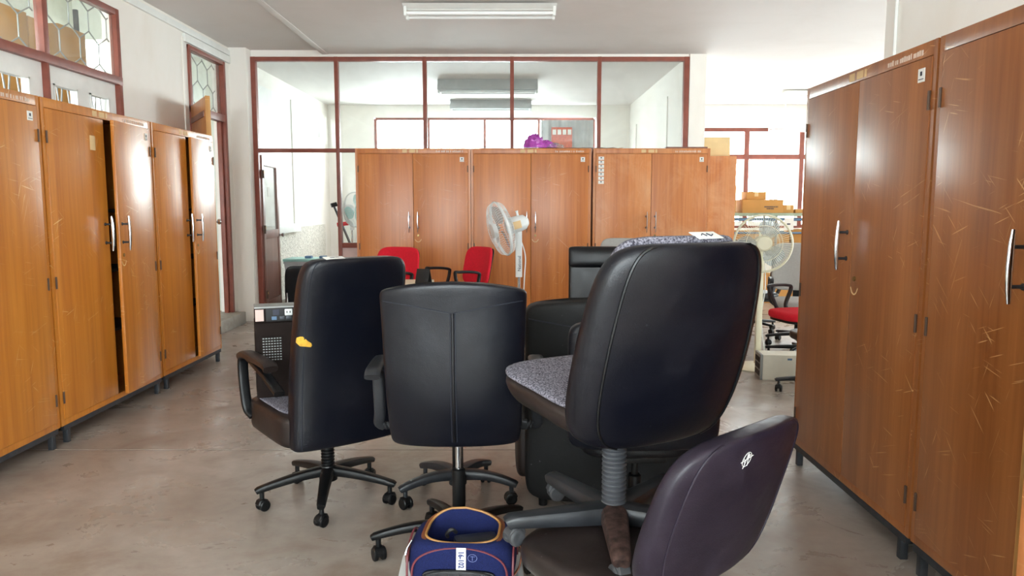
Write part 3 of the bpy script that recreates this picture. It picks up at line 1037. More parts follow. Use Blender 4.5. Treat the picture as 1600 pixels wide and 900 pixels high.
sk = p1.pt(0.985, -0.08, 1)
sl = MB().box((-0.05, -0.02, -0.002), (0.035, 0.02, 0.002), 0.0008, TRS((-0.10, p1.c(1) - 0.008, 1.1815), (R(12), 0, 0)))
so = sl.obj('paper_label', 'paper', bk)
MB().box((-0.125, p1.c(1) - .008, 1.183), (-0.105, p1.c(1) + .006, 1.185)).box((-0.10, p1.c(1) - .006, 1.183), (-0.085, p1.c(1) + .008, 1.185)).obj('handwriting', 'ink', so)
for s in (-1, 1):
    loop_arm(ch, s * 0.292, [(-0.20, 0.60), (-0.06, 0.645), (0.13, 0.688), (0.24, 0.70), (0.285, 0.66), (0.275, 0.54), (0.255, 0.44, -s * 0.006), (0.22, 0.405, -s * 0.022)], 'plastic', 0.024, 0.013, pad=(-0.10, 0.275, 0.703))

# --- 2: black chair with Y-shaped seams (centre)
ch2 = thing('office_chair', 'black leather office chair with a Y-shaped stitched seam on its back, in the centre', 'chair', (-0.212, 2.89, 0), R(1))
star_base(ch2, 0.315, R(187), hub_z=0.125, tip_z=0.098, arm=0.03, style='arched', wheel=0.028)
lift(ch2, 0.13, 0.55, 0.55, 0.026)
under_plate(ch2, 0.545)
cushion('seat', 'leather_soft', ch2, 0.50, 0.47, 0.535, 0.62, 0.03, n=4.5, dome=0.012)
cl2 = lambda t: -0.18 - 0.10 * t - 0.06 * math.sin(PI * min(1, t * 1.0)) * (1 - t)
p2 = Pad(lambda t: 0.240 + 0.022 * t, lambda t: 0.085, cl2, 0.515, 1.10, n=4.2, wrap=0.035, arch=0.032, kw=34, kb=20, kt=12, nt=44)
b2 = p2.build('backrest', 'leather_soft', ch2)
def on_back(p, x, z, off=0.001):
    t = (z - p.z0) / (p.z1 - p.z0)
    q = p.pt(t, x, -1)
    return (q[0], q[1] - off, q[2])
vs = []
for i in range(25):
    x = -0.245 + 0.49 * i / 24
    z = 1.008 - 0.005 + 0.062 * (abs(x) / 0.245) ** 1.25
    vs.append(on_back(p2, x, z - 0.004, 0.0005))
MB().tube(vs, 0.0022, 6).obj('yoke_seam', 'seam', b2)
for dx in (-0.009, 0.009):
    MB().tube([on_back(p2, dx, 1.0 - 0.46 * i / 20, 0.0002) for i in range(21)], 0.0022, 6).obj('centre_seam', 'seam', b2)
MB().tube([on_back(p2, 0, 1.0 - 0.46 * i / 20, -0.0008) for i in range(21)], 0.006, 8).obj('centre_pleat', 'leather', b2)

for s in (-1, 1):
    loop_arm(ch2, s * 0.308, [(0.03, 0.535, -s * 0.10), (0.03, 0.53, 0), (0.0, 0.60, 0), (-0.03, 0.76, 0)], 'plastic_grey', 0.022, 0.012)
    MB().tube(smooth_path([(s * 0.308, -0.16, 0.765), (s * 0.308, -0.12, 0.785), (s * 0.308, 0.06, 0.79), (s * 0.308, 0.12, 0.775)], 6), 1.0, 12, sx=0.014, sy=0.030, up=(1, 0, 0), n=3).obj('arm_pad', 'plastic_grey', ch2)

# --- 3: chair hidden behind it: arms and base show
ch3 = thing('office_chair', 'black office chair hidden behind the centre chair, its grey five-legged base showing', 'chair', (-0.258, 3.46, 0), R(-6))
star_base(ch3, 0.255, R(211), hub_z=0.125, tip_z=0.098, arm=0.036, style='arched', mat='plastic_grey', wheel=0.028)
lift(ch3, 0.13, 0.42, 0.7, 0.026)
under_plate(ch3, 0.42)
cushion('seat', 'leather', ch3, 0.43, 0.45, 0.41, 0.49, 0.03, n=4.5, dome=0.01)
p3 = Pad(lambda t: 0.21, lambda t: 0.07, lambda t: -0.17 - 0.05 * t, 0.50, 0.95, n=4, wrap=0.02, kw=6, kt=8)
p3.build('backrest', 'leather', ch3)
box_obj('back_bar', (-0.03, -0.21, 0.39), (0.03, -0.15, 0.52), 'plastic', ch3, 0.005)
# --- 4: aubergine chair in front, right; a bigger chair is stacked on its seat
A4 = 42
c4x, c4y = 0.31, 2.02
ch4 = thing('office_chair', 'dark purple vinyl office chair in the foreground with a white scribbled emblem on its back', 'chair', (c4x, c4y, 0), R(A4))
star_base(ch4, 0.29, R(110 - A4), hub_z=0.12, tip_z=0.095, arm=0.03, mat='plastic_grey')
lift(ch4, 0.13, 0.39, 0.6)
under_plate(ch4, 0.385)
cushion('seat', 'leather_brown', ch4, 0.46, 0.47, 0.375, 0.455, 0.02, n=3.6, k=4)
p4 = Pad(lambda t: 0.245 + 0.04 * math.sin(PI * min(1, 0.15 + 0.75 * t)), lambda t: 0.085 - 0.01 * t, lambda t: -0.275 - 0.12 * t ** 1.2, 0.47, 0.865, n=3.6, wrap=0.03, arch=0.012, kw=6.4, kb=4.0, kt=7, nt=36)
b4 = p4.build('backrest', 'leather_purple', ch4)
def outline(p, ang, off=0.0):
    L = p.edge(PI - ang if False else PI + ang, 0.012, 0.988, 44, off)
    Rr = p.edge(-ang, 0.012, 0.988, 44, off)
    return L + list(reversed(Rr))
MB().tube(outline(p4, 0.75), 0.0032, 6).obj('piping', 'leather_purple', b4)
em = MB()
ecx, ecz = -0.06, 0.808
em.tube([on_back(p4, ecx + 0.016 * math.cos(a * PI / 8), ecz + 0.018 * math.sin(a * PI / 8), 0.0005) for a in range(16)], 0.0006, 5, closed=True)
for (xa, za, xb, zb_) in ((-.022, -.004, .022, .006), (-.006, -.022, .0, .016), (.0, .016, .009, -.018), (-.012, .004, -.004, -.012), (-.004, .012, .008, .01), (.008, .01, .002, .0)):
    em.tube([on_back(p4, ecx + xa, ecz + za, 0.0008), on_back(p4, ecx + (xa + xb) / 2, ecz + (za + zb_) / 2, 0.0008), on_back(p4, ecx + xb, ecz + zb_, 0.0008)], 0.0007, 5)
em.obj('emblem', 'paper', b4)
MB().tube(smooth_path([(0, -0.05, 0.37), (0, -0.20, 0.365), (0, -0.262, 0.40), (0, -0.268, 0.62)], 6), 1.0, 10, sx=0.005, sy=0.022, up=(1, 0, 0), n=4).obj('back_bar', 'rust', ch4)

# --- 5: big black and grey chair stacked on the seat of the purple one
A5 = 29
c5x, c5y, z5 = 0.305, 2.17, 0.417
ch5 = thing('office_chair', 'wide black chair with grey speckled fabric seat, stacked on the purple chair', 'chair', (c5x, c5y, 0), R(A5))
star_base(ch5, 0.30, R(194 - A5), z=z5, hub_z=0.068, tip_z=0.072, arm=0.044, mat='plastic_grey', wheel_mat='plastic_dusty')
front_leg = [o for o in ch5.children if o.name.startswith('leg')][1]
front_leg.material_slots[0].link = 'OBJECT'
front_leg.material_slots[0].material = M['rust']
bellows(ch5, z5 + 0.095, z5 + 0.335, 0.037, 17, 'bellows')
MB().lathe([(0.03, z5 + 0.33), (0.032, z5 + 0.335), (0.032, z5 + 0.375), (0.02, z5 + 0.38)], 18).obj('column', 'plastic', ch5)
sz = 0.775
def seat_shape(x, y):
    return x * (1 + 0.10 * max(0, y / 0.25) - 0.0), y
cushion('seat', 'leather_brown', ch5, 0.50, 0.51, sz, sz + 0.095, 0.075, n=3.8, k=3.0, tilt=0.10, taper=0.86, shape=seat_shape)
cushion('seat_cover', 'fabric_grey', ch5, 0.475, 0.49, sz + 0.083, sz + 0.108, 0.075, n=3.8, k=3.0, tilt=0.10, shape=seat_shape)
cl5 = lambda t: -0.185 - 0.145 * t + 0.02 * (1 - t) ** 3
p5 = Pad(lambda t: 0.274 + 0.026 * math.sin(PI * t) - 0.020 * t, lambda t: 0.115 - 0.02 * t, cl5, 0.748, 1.305, n=3.6, wrap=0.045, arch=0.0, kw=7, kb=5.0, kt=6, nt=40)
b5 = p5.build('backrest', 'leather_navy', ch5)
MB().tube(outline(p5, 0.80, 0.001), 0.0042, 6).obj('piping', 'piping', b5)
b5.location = (0.010, 0, 0)
p5f = Pad(lambda t: 0.190 + 0.02 * math.sin(PI * (0.1 + 0.6 * t)), lambda t: 0.06, lambda t: cl5(0.12 + 0.9 * t) + 0.045 + 0.0 * t, 0.84, 1.322, n=3.6, wrap=0.045, kw=7, kb=5, kt=6)
p5f.build('back_cover', 'fabric_grey', b5)
lb5 = MB().box((-0.045, -0.02, -0.001), (0.045, 0.02, 0.001), 0.0004, TRS((0.05, cl5(1) + 0.034, 1.322), (R(22), 0, R(4))))
lo5 = lb5.obj('paper_label', 'paper', b5)
MB().tube([(0.03, cl5(1) + .03, 1.3225), (0.04, cl5(1) + .04, 1.326), (0.045, cl5(1) + .026, 1.3205)], 0.002, 5).tube([(0.055, cl5(1) + .04, 1.326), (0.06, cl5(1) + .026, 1.3205), (0.072, cl5(1) + .035, 1.324)], 0.002, 5).obj('handwriting', 'ink', lo5)

# --- 6: low black chair just behind, only its shoulder shows
ch6 = thing('office_chair', 'low black leather chair squeezed behind the stacked chair, only its rounded shoulder showing', 'chair', (0.50, 2.965, 0), R(2))
star_base(ch6, 0.25, R(234), hub_z=0.12, tip_z=0.095, mat='plastic')
lift(ch6, 0.13, 0.43, 0.6, piston='plastic')
under_plate(ch6, 0.43)
cushion('seat', 'leather', ch6, 0.46, 0.42, 0.42, 0.50, 0.05, n=4.5)
p6 = Pad(lambda t: 0.295, lambda t: 0.08, lambda t: -0.17 - 0.03 * t, 0.47, 0.955, n=4.2, wrap=0.03, arch=0.03, kw=14, kb=10, kt=11)
b6 = p6.build('backrest', 'leather_soft', ch6)
MB().tube([on_back(p6, -0.28 + 0.56 * i / 24, 0.865 + 0.055 * abs(-1 + i / 12) ** 1.2, 0.0005) for i in range(25)], 0.002, 6).obj('yoke_seam', 'seam', b6)

# --- 7: bulky armchair behind, seen from its back
ac = thing('armchair', 'bulky scuffed black vinyl armchair seen from behind, under and beyond the stacked chair', 'armchair', (0.475, 3.34, 0), R(0))
p7 = Pad(lambda t: 0.415 + 0.0 * t, lambda t: 0.17, lambda t: 0.06 - 0.02 * t, 0.035, 0.945, n=7, wrap=0.05, arch=0.035, kw=22, kb=13, kt=16, nt=36)
b7 = p7.build('backrest', 'leather_worn', ac)
MB().tube([on_back(p7, -0.40 + 0.80 * i / 30, 0.80 + 0.085 * abs(-1 + i / 15) ** 1.3, 0.0008) for i in range(31)], 0.003, 6).obj('yoke_seam', 'seam', b7)
for s in (-1, 1):
    a7 = Pad(lambda t: 0.055, lambda t: 0.62, lambda t: 0.40, 0.10, 0.60, n=4.5, kw=8, kt=9, nt=24)
    ao = a7.build('arm', 'leather_brown', ac)
    ao.location = (s * 0.405, 0, 0)
box_obj('seat', (-0.35, 0.16, 0.10), (0.35, 0.70, 0.42), 'leather_worn', ac, 0.05)
for x in (-0.33, 0.33):
    for y in (0.06, 0.62):
        MB().cyl((x, y, 0), (x, y, 0.12), 0.02, 0.025, 12).obj('foot', 'plastic', ac)

# --- 8: black chair with rolled headrest farther back, facing us
ch8 = thing('office_chair', 'black leather chair with a padded headrest roll, facing the camera before the back cupboards', 'chair', (0.66, 5.25, 0), R(176))
star_base(ch8, 0.30, R(30))
lift(ch8, 0.13, 0.42, 0.6)
under_plate(ch8, 0.42)
cushion('seat', 'leather', ch8, 0.50, 0.50, 0.41, 0.52, 0.03, n=5, dome=0.015)
p8 = Pad(lambda t: 0.26, lambda t: 0.07, lambda t: -0.22 - 0.10 * t, 0.48, 1.09, n=5, wrap=0.01, kw=20, kb=20, kt=12)
p8.build('backrest', 'leather', ch8)
p8h = Pad(lambda t: 0.262, lambda t: 0.10, lambda t: -0.275 - 0.02 * t, 0.94, 1.095, n=5, wrap=0.01, kw=12, kt=3.0, nt=20)
p8h.build('headrest', 'leather', ch8)
for s in (-1, 1):
    loop_arm(ch8, s * 0.29, [(-0.18, 0.62), (0.1, 0.66), (0.22, 0.64), (0.2, 0.45)], 'plastic')

# --- 9: chair with a light grey top behind it
ch9 = thing('office_chair', 'light grey fabric chair peeping over the black chair with headrest', 'chair', (0.93, 6.1, 0), R(170))
star_base(ch9, 0.28, R(10))
lift(ch9, 0.13, 0.42, 0.6)
under_plate(ch9, 0.42)
cushion('seat', 'fabric_lightgrey', ch9, 0.46, 0.46, 0.41, 0.50, 0.03)
p9 = Pad(lambda t: 0.23, lambda t: 0.06, lambda t: -0.20 - 0.07 * t, 0.55, 1.12, n=4, wrap=0.02, kw=7, kt=8)
p9.build('backrest', 'fabric_lightgrey', ch9)
box_obj('back_bar', (-0.03, -0.24, 0.38), (0.03, -0.2, 0.7), 'plastic', ch9, 0.005)

# --- red chairs
def red_chair(label, loc, rz, zt=1.0, w=0.22):
    c = thing('red_office_chair', label, 'chair', loc, rz, 'red fabric chairs before the back cupboards')
    star_base(c, 0.27, R(20))
    lift(c, 0.13, 0.43, 0.6)
    under_plate(c, 0.43)
    cushion('seat', 'fabric_red', c, 0.46, 0.44, 0.43, 0.50, 0.03, dome=0.01)
    p = Pad(lambda t: w - 0.02 + 0.02 * math.sin(PI * min(1, .2 + .7 * t)), lambda t: 0.05, lambda t: -0.22 - 0.07 * t, zt - 0.36, zt, n=4, wrap=0.05, kw=5.5, kb=5, kt=7)
    b = p.build('backrest', 'fabric_red', c)
    ps = Pad(lambda t: w - 0.024, lambda t: 0.022, lambda t: -0.25 - 0.075 * t, zt - 0.35, zt - 0.012, n=4, wrap=0.05, kw=6, kb=5, kt=8)
    ps.build('back_shell', 'plastic', b)
    box_obj('back_bar', (-0.03, -0.27, 0.40), (0.03, -0.235, zt - 0.2), 'plastic', c, 0.004)
    for s in (-1, 1):
        loop_arm(c, s * 0.265, [(-0.02, 0.44, -s * .05), (0.0, 0.52), (-0.06, 0.74), (-0.04, 0.79), (0.14, 0.805), (0.19, 0.78), (0.12, 0.52), (0.10, 0.44, -s * .05)], 'plastic', 0.016, 0.013)
    return c
red_chair('red fabric office chair behind the torn black armchair, left of the two', (-1.16, 6.75, 0), R(152), 1.01, 0.24)
red_chair('red fabric office chair beside the white fan, right of the two', (-0.50, 6.95, 0), R(125), 1.005, 0.22)

# ------------------------------------------------------------------ computer tower and power unit on the torn chair
tw = thing('computer_tower', 'dark brown computer tower lying against the torn black chair, on its seat', 'computer', (-1.02, 3.58, 0.503), R(20))
tb_ = MB().box((-0.21, -0.095, 0), (0.21, 0.095, 0.355), 0.006)
tbo = tb_.obj('case', 'pc_dark', tw)
vp = box_obj('vent_panel', (-0.185, -0.0985, 0.17), (-0.095, -0.095, 0.29), 'pc_dark', tw, 0.001)
vh = MB()
for i in range(7):
    for j in range(9):
        x = -0.178 + i * 0.0125
        z = 0.178 + j * 0.0125
        vh.box((x, -0.1, z), (x + 0.008, -0.0983, z + 0.005))
vo_ = vh.obj('vent_slots', 'grille', vp, False)
box_obj('side_rib', (-0.19, -0.0985, 0.06), (0.1, -0.095, 0.075), 'pc_dark', tw, 0.001)
box_obj('case_lip', (-0.05, -0.099, 0.335), (0.2, -0.095, 0.347), 'pc_dark', tw, 0.001)
up = thing('power_supply_unit', 'flat silver and black power unit with sockets lying on top of the computer tower', 'power unit', (-1.005, 3.585, 0.8585), R(20))
box_obj('case', (-0.225, -0.10, 0), (0.20, 0.03, 0.07), 'pc_dark', up, 0.005)
box_obj('top_cover', (-0.226, -0.10, 0.066), (0.201, 0.031, 0.074), 'grille', up, 0.002)
face = box_obj('rear_plate', (-0.175, -0.104, 0.005), (0.195, -0.10, 0.065), 'black', up, 0.001)
sp = box_obj('side_sticker', (-0.222, -0.1025, 0.008), (-0.185, -0.0995, 0.062), 'pink_panel', up)
for i, (x, m) in enumerate(((-0.075, 'white_plastic'), (-0.03, 'ink'), (0.02, 'ink'), (0.07, 'ink'))):
    so_ = MB().box((x - 0.017, -0.108, 0.031), (x + 0.017, -0.103, 0.061), 0.004).obj('socket', m, face)
    MB().box((x - .009, -0.109, .042), (x - .005, -0.1078, .052)).box((x + .005, -0.109, .042), (x + .009, -0.1078, .052)).obj('slot', 'black' if m != 'ink' else 'grille', so_, False)
box_obj('switch', (-0.145, -0.108, 0.034), (-0.115, -0.103, 0.06), 'ink', face, 0.002)
for x, m in ((-0.15, 'blue_pipe'), (-0.115, 'steel_dark'), (-0.085, 'steel_dark'), (-0.05, 'blue_pipe'), (0.0, 'tape')):
    box_obj('port', (x, -0.1065, 0.012), (x + 0.022, -0.103, 0.028), m, face, 0.001)

# ------------------------------------------------------------------ fluorescent fittings
def batten(label, loc, L=1.36, tubes=2, rz=0, pendant=0):
    c = thing('fluorescent_light', label, 'ceiling light', loc, rz, 'fluorescent fittings')
    t = MB()
    t.box((-L / 2, -0.05, -0.05), (L / 2, 0.05, 0.0), 0.004)
    t.obj('body', 'white_paint', c)
    rf = MB()
    for s in (-1, 1):
        rf.quad((-L / 2, s * 0.05, -0.045), (L / 2, s * 0.05, -0.045), (L / 2, s * 0.135, -0.012), (-L / 2, s * 0.135, -0.012))
    rf.obj('reflector', 'white_paint', c, False)
    for s in ((-1, 1) if tubes == 2 else (0,)):
        MB().cyl((-L / 2 + 0.03, s * 0.075, -0.085), (L / 2 - 0.03, s * 0.075, -0.085), 0.016, seg=14).obj('tube', 'tube', c)
        for e in (-1, 1):
            MB().box((e * (L / 2 - 0.02) - 0.012, s * 0.075 - 0.02, -0.108), (e * (L / 2 - 0.02) + 0.012, s * 0.075 + 0.02, -0.02), 0.004).obj('lamp_holder', 'white_paint', c)
    if pendant:
        for x in ((-L / 2 + 0.25, L / 2 - .25)):
            MB().cyl((x, 0, 0), (x, 0, pendant), 0.008, seg=8).obj('rod', 'white_paint', c)
    return c
batten('white twin-tube fluorescent fitting on the ceiling above the chairs', (-0.285, 6.95, CZ), 1.36)
def tray(label, loc, L=1.3, D=0.32, h=0.15):
    c = thing('fluorescent_light', label, 'ceiling light', loc, 0, 'shade-tinted grey trays in the far room')
    b = MB()
    b.loft([[(-L / 2, -D / 2, -h), (L / 2, -D / 2, -h), (L / 2, D / 2, -h), (-L / 2, D / 2, -h)], [(-L / 2 + .0, -D / 2 + .06, 0), (L / 2, -D / 2 + .06, 0), (L / 2, D / 2 - .06, 0), (-L / 2, D / 2 - .06, 0)]])
    b.obj('reflector', 'curtain', c, False)  # grey tint stands in for the tray's unlit face
    for s in (-1, 1):
        MB().cyl((-L / 2 + 0.04, s * 0.08, -h - .02), (L / 2 - 0.04, s * 0.08, -h - .02), 0.016, seg=12).obj('tube', 'tube', c)
    for e in (-1, 1):
        MB().box((e * (L / 2 - 0.01) - .012, -0.11, -h - .045), (e * (L / 2 - 0.01) + .012, .11, -h), .003).obj('lamp_holder', 'white_paint', c)
tray('nearer shade-tinted grey fluorescent tray on the far-room ceiling seen through the glass', (-0.345, 11.0, CZ), 1.42)
tray('farther shade-tinted grey fluorescent tray on the far-room ceiling seen through the glass', (-0.36, 13.1, CZ), 1.38)
batten('white fluorescent fitting hung on rods before the hall windows', (5.0, 12.6, 2.70), 1.5, 2, 0, CZ - 2.70)
batten('white fluorescent fitting on the hall ceiling above the boxes', (4.85, 12.0, CZ), 1.3)

# ------------------------------------------------------------------ pedestal fans
def cage(mb, r, d0, d1, n=64, rim=0.006, wire=0.0011):
    """wire dome in the local x-z plane around the y axis, from y=d0 (rim) to y=d1 (middle)"""
    mb.tube([(r * math.cos(2 * PI * i / 48), d0, r * math.sin(2 * PI * i / 48)) for i in range(48)], rim * .6, 6, closed=True)
    for i in range(n):
        a = 2 * PI * i / n
        ca, sa = math.cos(a), math.sin(a)
        mb.tube([(ca * r, d0, sa * r), (ca * r * .93, d0 + (d1 - d0) * .55, sa * r * .93), (ca * r * .6, d0 + (d1 - d0) * .92, sa * r * .6), (ca * r * .26, d1, sa * r * .26)], wire, 4, cap=False)
    for f in (0.26, 0.62):
        mb.tube([(f * r * math.cos(2 * PI * i / 36), d0 + (d1 - d0) * (1 if f < .3 else .91), f * r * math.sin(2 * PI * i / 36)) for i in range(36)], 0.0022, 5, closed=True)
def blade_mesh(r):
    b = MB()
    rings = []
    for i in range(9):
        t = i / 8
        rr = 0.045 + (r - 0.045) * t
        half = 0.3 + 0.42 * math.sin(PI * min(1, t * 0.85 + 0.1)) * (1 - 0.25 * t)
        ring = []
        for j in range(9):
            a = -half + 2 * half * j / 8
            ring.append((rr * math.sin(a), 0.035 * (a / max(half, .01)) * .5, rr * math.cos(a)))
        rings.append(ring)
    vs, fs = [p for r_ in rings for p in r_], []
    for i in range(8):
        for j in range(8):
            fs.append((i * 9 + j, i * 9 + j + 1, (i + 1) * 9 + j + 1, (i + 1) * 9 + j))
    b._add(vs, fs)
    back = [(p[0], p[1] + 0.003, p[2]) for p in vs]
    b._add(back, fs)
    return b
def fan(label, loc, rz, head_z, r, tilt, pan, mat, blade_mat, hub_mat, wires=64, neck_drop=0.26, text=None, pole_r=0.012, wide_pole=False, headoff=(0, 0, 0), blade_rot=0.2):
    c = thing('pedestal_fan', label, 'fan', loc, rz)
    MB().lathe([(0.02, 0), (0.19, 0), (0.195, 0.012), (0.17, 0.03), (0.06, 0.045), (0.02, 0.048)], 32).obj('base', mat, c)
    H = TRS((0, 0, head_z), (0, 0, pan)) @ TRS(headoff) @ Euler((tilt, 0, 0)).to_matrix().to_4x4()
    # head: front is local -y
    gd = MB()
    cage(gd, r, -0.06, -0.125, wires)
    go = gd.obj('front_guard', mat, c)
    go.matrix_local = H
    gb = MB()
    cage(gb, r, -0.045, 0.02, wires)
    g2 = gb.obj('rear_guard', mat, c)
    g2.matrix_local = H
    rm = MB().tube([(r * math.cos(2 * PI * i / 48), -0.053, r * math.sin(2 * PI * i / 48)) for i in range(48)], 0.0075 if mat != 'cream_plastic' else 0.010, 8, closed=True)
    ro = rm.obj('guard_rim', mat, c)
    ro.matrix_local = H
    hb = MB().lathe([(0.004, 0.10), (0.055, 0.098), (0.06, 0.09), (0.06, 0.07), (0.05, 0.06)], 24, TRS((0, -0.03, 0), (R(90), 0, 0)))
    hc = hb.obj('guard_badge', hub_mat, c)
    hc.matrix_local = H
    bl = blade_mesh(r * 0.86)
    b0 = bl.obj('blade', blade_mat, c)
    for i in range(3):
        b = b0 if i == 0 else inst(b0, 'blade', c)
        b.matrix_local = H @ TRS((0, -0.06, 0), (0, blade_rot + i * 2 * PI / 3, 0))
    mo = MB()
    mo.lathe([(0.02, -0.035), (0.055, -0.03), (0.066, 0.0), (0.066, 0.07), (0.058, 0.12), (0.03, 0.15), (0.004, 0.155)], 24, TRS((0, 0.03, 0), (R(-90), 0, 0)))
    mm = mo.obj('motor', mat, c)
    mm.matrix_local = H
    kp = MB().cyl((0, 0.11, 0.06), (0, 0.11, 0.095), 0.009, seg=12).cyl((0, 0.11, 0.095), (0, 0.11, 0.103), 0.012, seg=12)
    ko = kp.obj('oscillation_knob', mat, c)
    ko.matrix_local = H
    lbp = MB().box((0.0655, 0.03, -0.03), (0.0685, 0.10, 0.03))
    lp = lbp.obj('rating_sticker', 'tape', c)
    lp.matrix_local = H
    Hi = Matrix.Translation(H.to_translation())
    j = H @ Vector((0, 0.085, -0.06))
    nk = MB()
    top = Vector(j)
    bot = Vector((0, 0, head_z - neck_drop))
    pts = [tuple(top), tuple(top + Vector((0, 0, -0.04)) * 1.0 + (bot - top) * 0.1), tuple(top.lerp(bot, 0.5) + Vector((0.0, 0, 0))), tuple(bot + Vector((0, 0, .06))), tuple(bot)]
    nk.tube(smooth_path(pts, 5), 1.0, 12, sx=0.021, sy=0.027, up=(1, 0, 0), n=4)
    no = nk.obj('neck', mat, c)
    if wide_pole:
        MB().box((-0.025, -0.02, 0.03), (0.025, 0.02, head_z - neck_drop + 0.01), 0.008).obj('pole', mat, c)
    else:
        MB().cyl((0, 0, 0.04), (0, 0, head_z - neck_drop + .01), pole_r, seg=14).obj('pole', 'chrome', c)
        MB().lathe([(0.02, .55), (0.024, .555), (.024, .62), (.014, .63)], 16).obj('collar', mat, c)
    cd = MB().tube(smooth_path([tuple(H @ Vector((0.02, 0.07, -0.06))), tuple(Vector((0.05, 0.03, head_z - 0.22))), tuple(Vector((0.045, 0.0, head_z - 0.4))), (0.03, 0.02, 0.45), (0.06, 0.03, 0.2), (0.12, 0.1, 0.05), (0.26, 0.12, 0.008)], 8), 0.0045, 6)
    cd.obj('power_cord', 'white_plastic', c)
    return c, H
f1, H1 = fan('white pedestal fan turned to the left before the middle back cupboard', (0.055, 6.0, 0), 0, 1.225, 0.215, R(15), R(-72), 'white_plastic', 'clear_blade', 'white_plastic', 60, 0.40, headoff=(0, -0.10, 0))
text_obj('National', 'lettering', 'ink', f1, 0.036, TRS((0.004, -0.0282, 0.935), (R(90), R(-90), 0)))
f2, H2 = fan('cream pedestal fan with clear blades in front of the right-hand boxes', (2.11, 6.36, 0), 0, 1.075, 0.235, R(-4), R(-9), 'cream_plastic', 'clear_blade', 'cream_plastic', 70, 0.24, wide_pole=True, headoff=(0, -0.03, 0), blade_rot=0.35)

# ------------------------------------------------------------------ right background group
pc2 = thing('computer_tower', 'off-white computer tower lying on the floor below the cream fan', 'computer', (2.02, 6.0, 0), R(-6))
box_obj('case', (-0.0, -0.08, 0.0), (0.40, 0.12, 0.205), 'pc_white', pc2, 0.006)
fc = box_obj('front_bezel', (-0.02, -0.082, 0.0), (0.0, 0.122, 0.207), 'grille', pc2, 0.006)
for z in (0.03, 0.085, 0.14):
    box_obj('drive_slot', (-0.0225, -0.06, z), (-0.019, 0.10, z + 0.04), 'black', fc)
box_obj('badge', (0.19, -0.0815, 0.165), (0.225, -0.08, 0.18), 'blue_pipe', pc2)

def simple_chair(name, label, loc, rz, seat_mat, back_mat, zs, zt, w=0.22, arms=True, shell=None, rad=0.28, brot=0, group=None):
    c = thing(name, label, 'chair', loc, rz, group)
    star_base(c, rad, brot)
    lift(c, 0.13, zs - 0.08, 0.6)
    under_plate(c, zs - 0.075)
    cushion('seat', seat_mat, c, 0.48, 0.46, zs - 0.08, zs, 0.03, dome=0.012, k=3.5)
    cushion('seat_pan', 'plastic', c, 0.45, 0.43, zs - 0.10, zs - 0.07, 0.03, k=4)
    p = Pad(lambda t: w - 0.02 + 0.02 * math.sin(PI * min(1, .2 + .7 * t)), lambda t: 0.075, lambda t: -0.22 - 0.09 * t, zs + 0.06, zt, n=4, wrap=0.05, kw=6, kb=6, kt=7)
    b = p.build('backrest', back_mat, c)
    box_obj('back_bar', (-0.03, -0.26, zs - 0.1), (0.03, -0.235, zs + 0.3), 'plastic', c, 0.004)
    if arms:
        for s in (-1, 1):
            loop_arm(c, s * 0.27, [(0.0, zs - 0.06, -s * .05), (0.0, zs + 0.02), (-0.05, zs + .17), (0.0, zs + .2), (0.16, zs + .2), (0.18, zs + .17), (0.1, zs), (0.08, zs - .06, -s * .05)], 'plastic_grey', 0.02, 0.014)
    return c
simple_chair('office_chair', 'light grey high-backed office chair beside the right-hand cupboard, behind the red seat', (2.86, 7.45, 0), R(165), 'fabric_lightgrey', 'fabric_lightgrey', 0.47, 1.01, 0.25, brot=R(15))
simple_chair('office_chair', 'black office chair behind the cream fan pole, left of the light grey chair', (2.66, 8.3, 0), R(-170), 'leather', 'leather', 0.45, 1.0, 0.24, brot=R(40))
simple_chair('red_office_chair', 'chair with a red padded seat beside the right-hand cupboard, above the white computer', (2.63, 6.72, 0), R(104), 'fabric_red', 'fabric_red', 0.455, 0.9, 0.22, brot=R(195))
cb_ = thing('office_chair', 'black chair base with castors poking out past the right-hand cupboard, near the white computer', 'chair', (2.32, 5.5, 0), R(0))
star_base(cb_, 0.31, R(172), mat='plastic_grey')
lift(cb_, 0.13, 0.40, 0.6)
under_plate(cb_, 0.40)
cushion('seat', 'leather', cb_, 0.44, 0.44, 0.395, 0.46, 0.0)
# dark legrests of folded seat
# stacked work tables with boxes
def table(label, loc, L, D, z0, z1, top_mat, leg_mat, group=None):
    c = thing('work_table', label, 'table', loc, 0, group)
    n = 4
    for i in range(n):
        y0 = D * i / n
        box_obj('plank', (0, y0 + 0.003, z1 - 0.045), (L, y0 + D / n - 0.003, z1), top_mat, c, 0.004)
    for (y) in (0.03, D - 0.03):
        MB().cyl((0.04, y, z1 - 0.10), (L - 0.04, y, z1 - 0.10), 0.018, seg=10).obj('rail', leg_mat, c)
        MB().cyl((0.04, y, z0 + 0.22), (L - 0.04, y, z0 + 0.22), 0.015, seg=10).obj('rail', leg_mat, c)
    k = int(L / 0.7)
    for i in range(k + 1):
        x = 0.06 + (L - 0.12) * i / k
        for y in (0.03, D - 0.03):
            MB().cyl((x, y, z0), (x, y, z1 - 0.045), 0.02, seg=10).obj('leg', 'grille', c)
    return c
table('long plank-topped work table with blue rails standing on another table', (3.12, 11.4, 0), 2.6, 0.62, 0.755, 1.275, 'plank_green', 'blue_pipe')
table('lower plank table carrying the blue-railed table in the hall', (3.06, 11.3, 0), 2.72, 0.82, 0.0, 0.755, 'plank', 'blue_pipe')
notice = tag(box_obj('paper_notice', (4.12, 11.404, 1.02), (4.26, 11.408, 1.20), 'paper'), 'white paper sheet hung on the blue rail of the stacked table', 'paper')
box_obj('print', (4.16, 11.402, 1.10), (4.21, 11.404, 1.12), 'ink', notice)
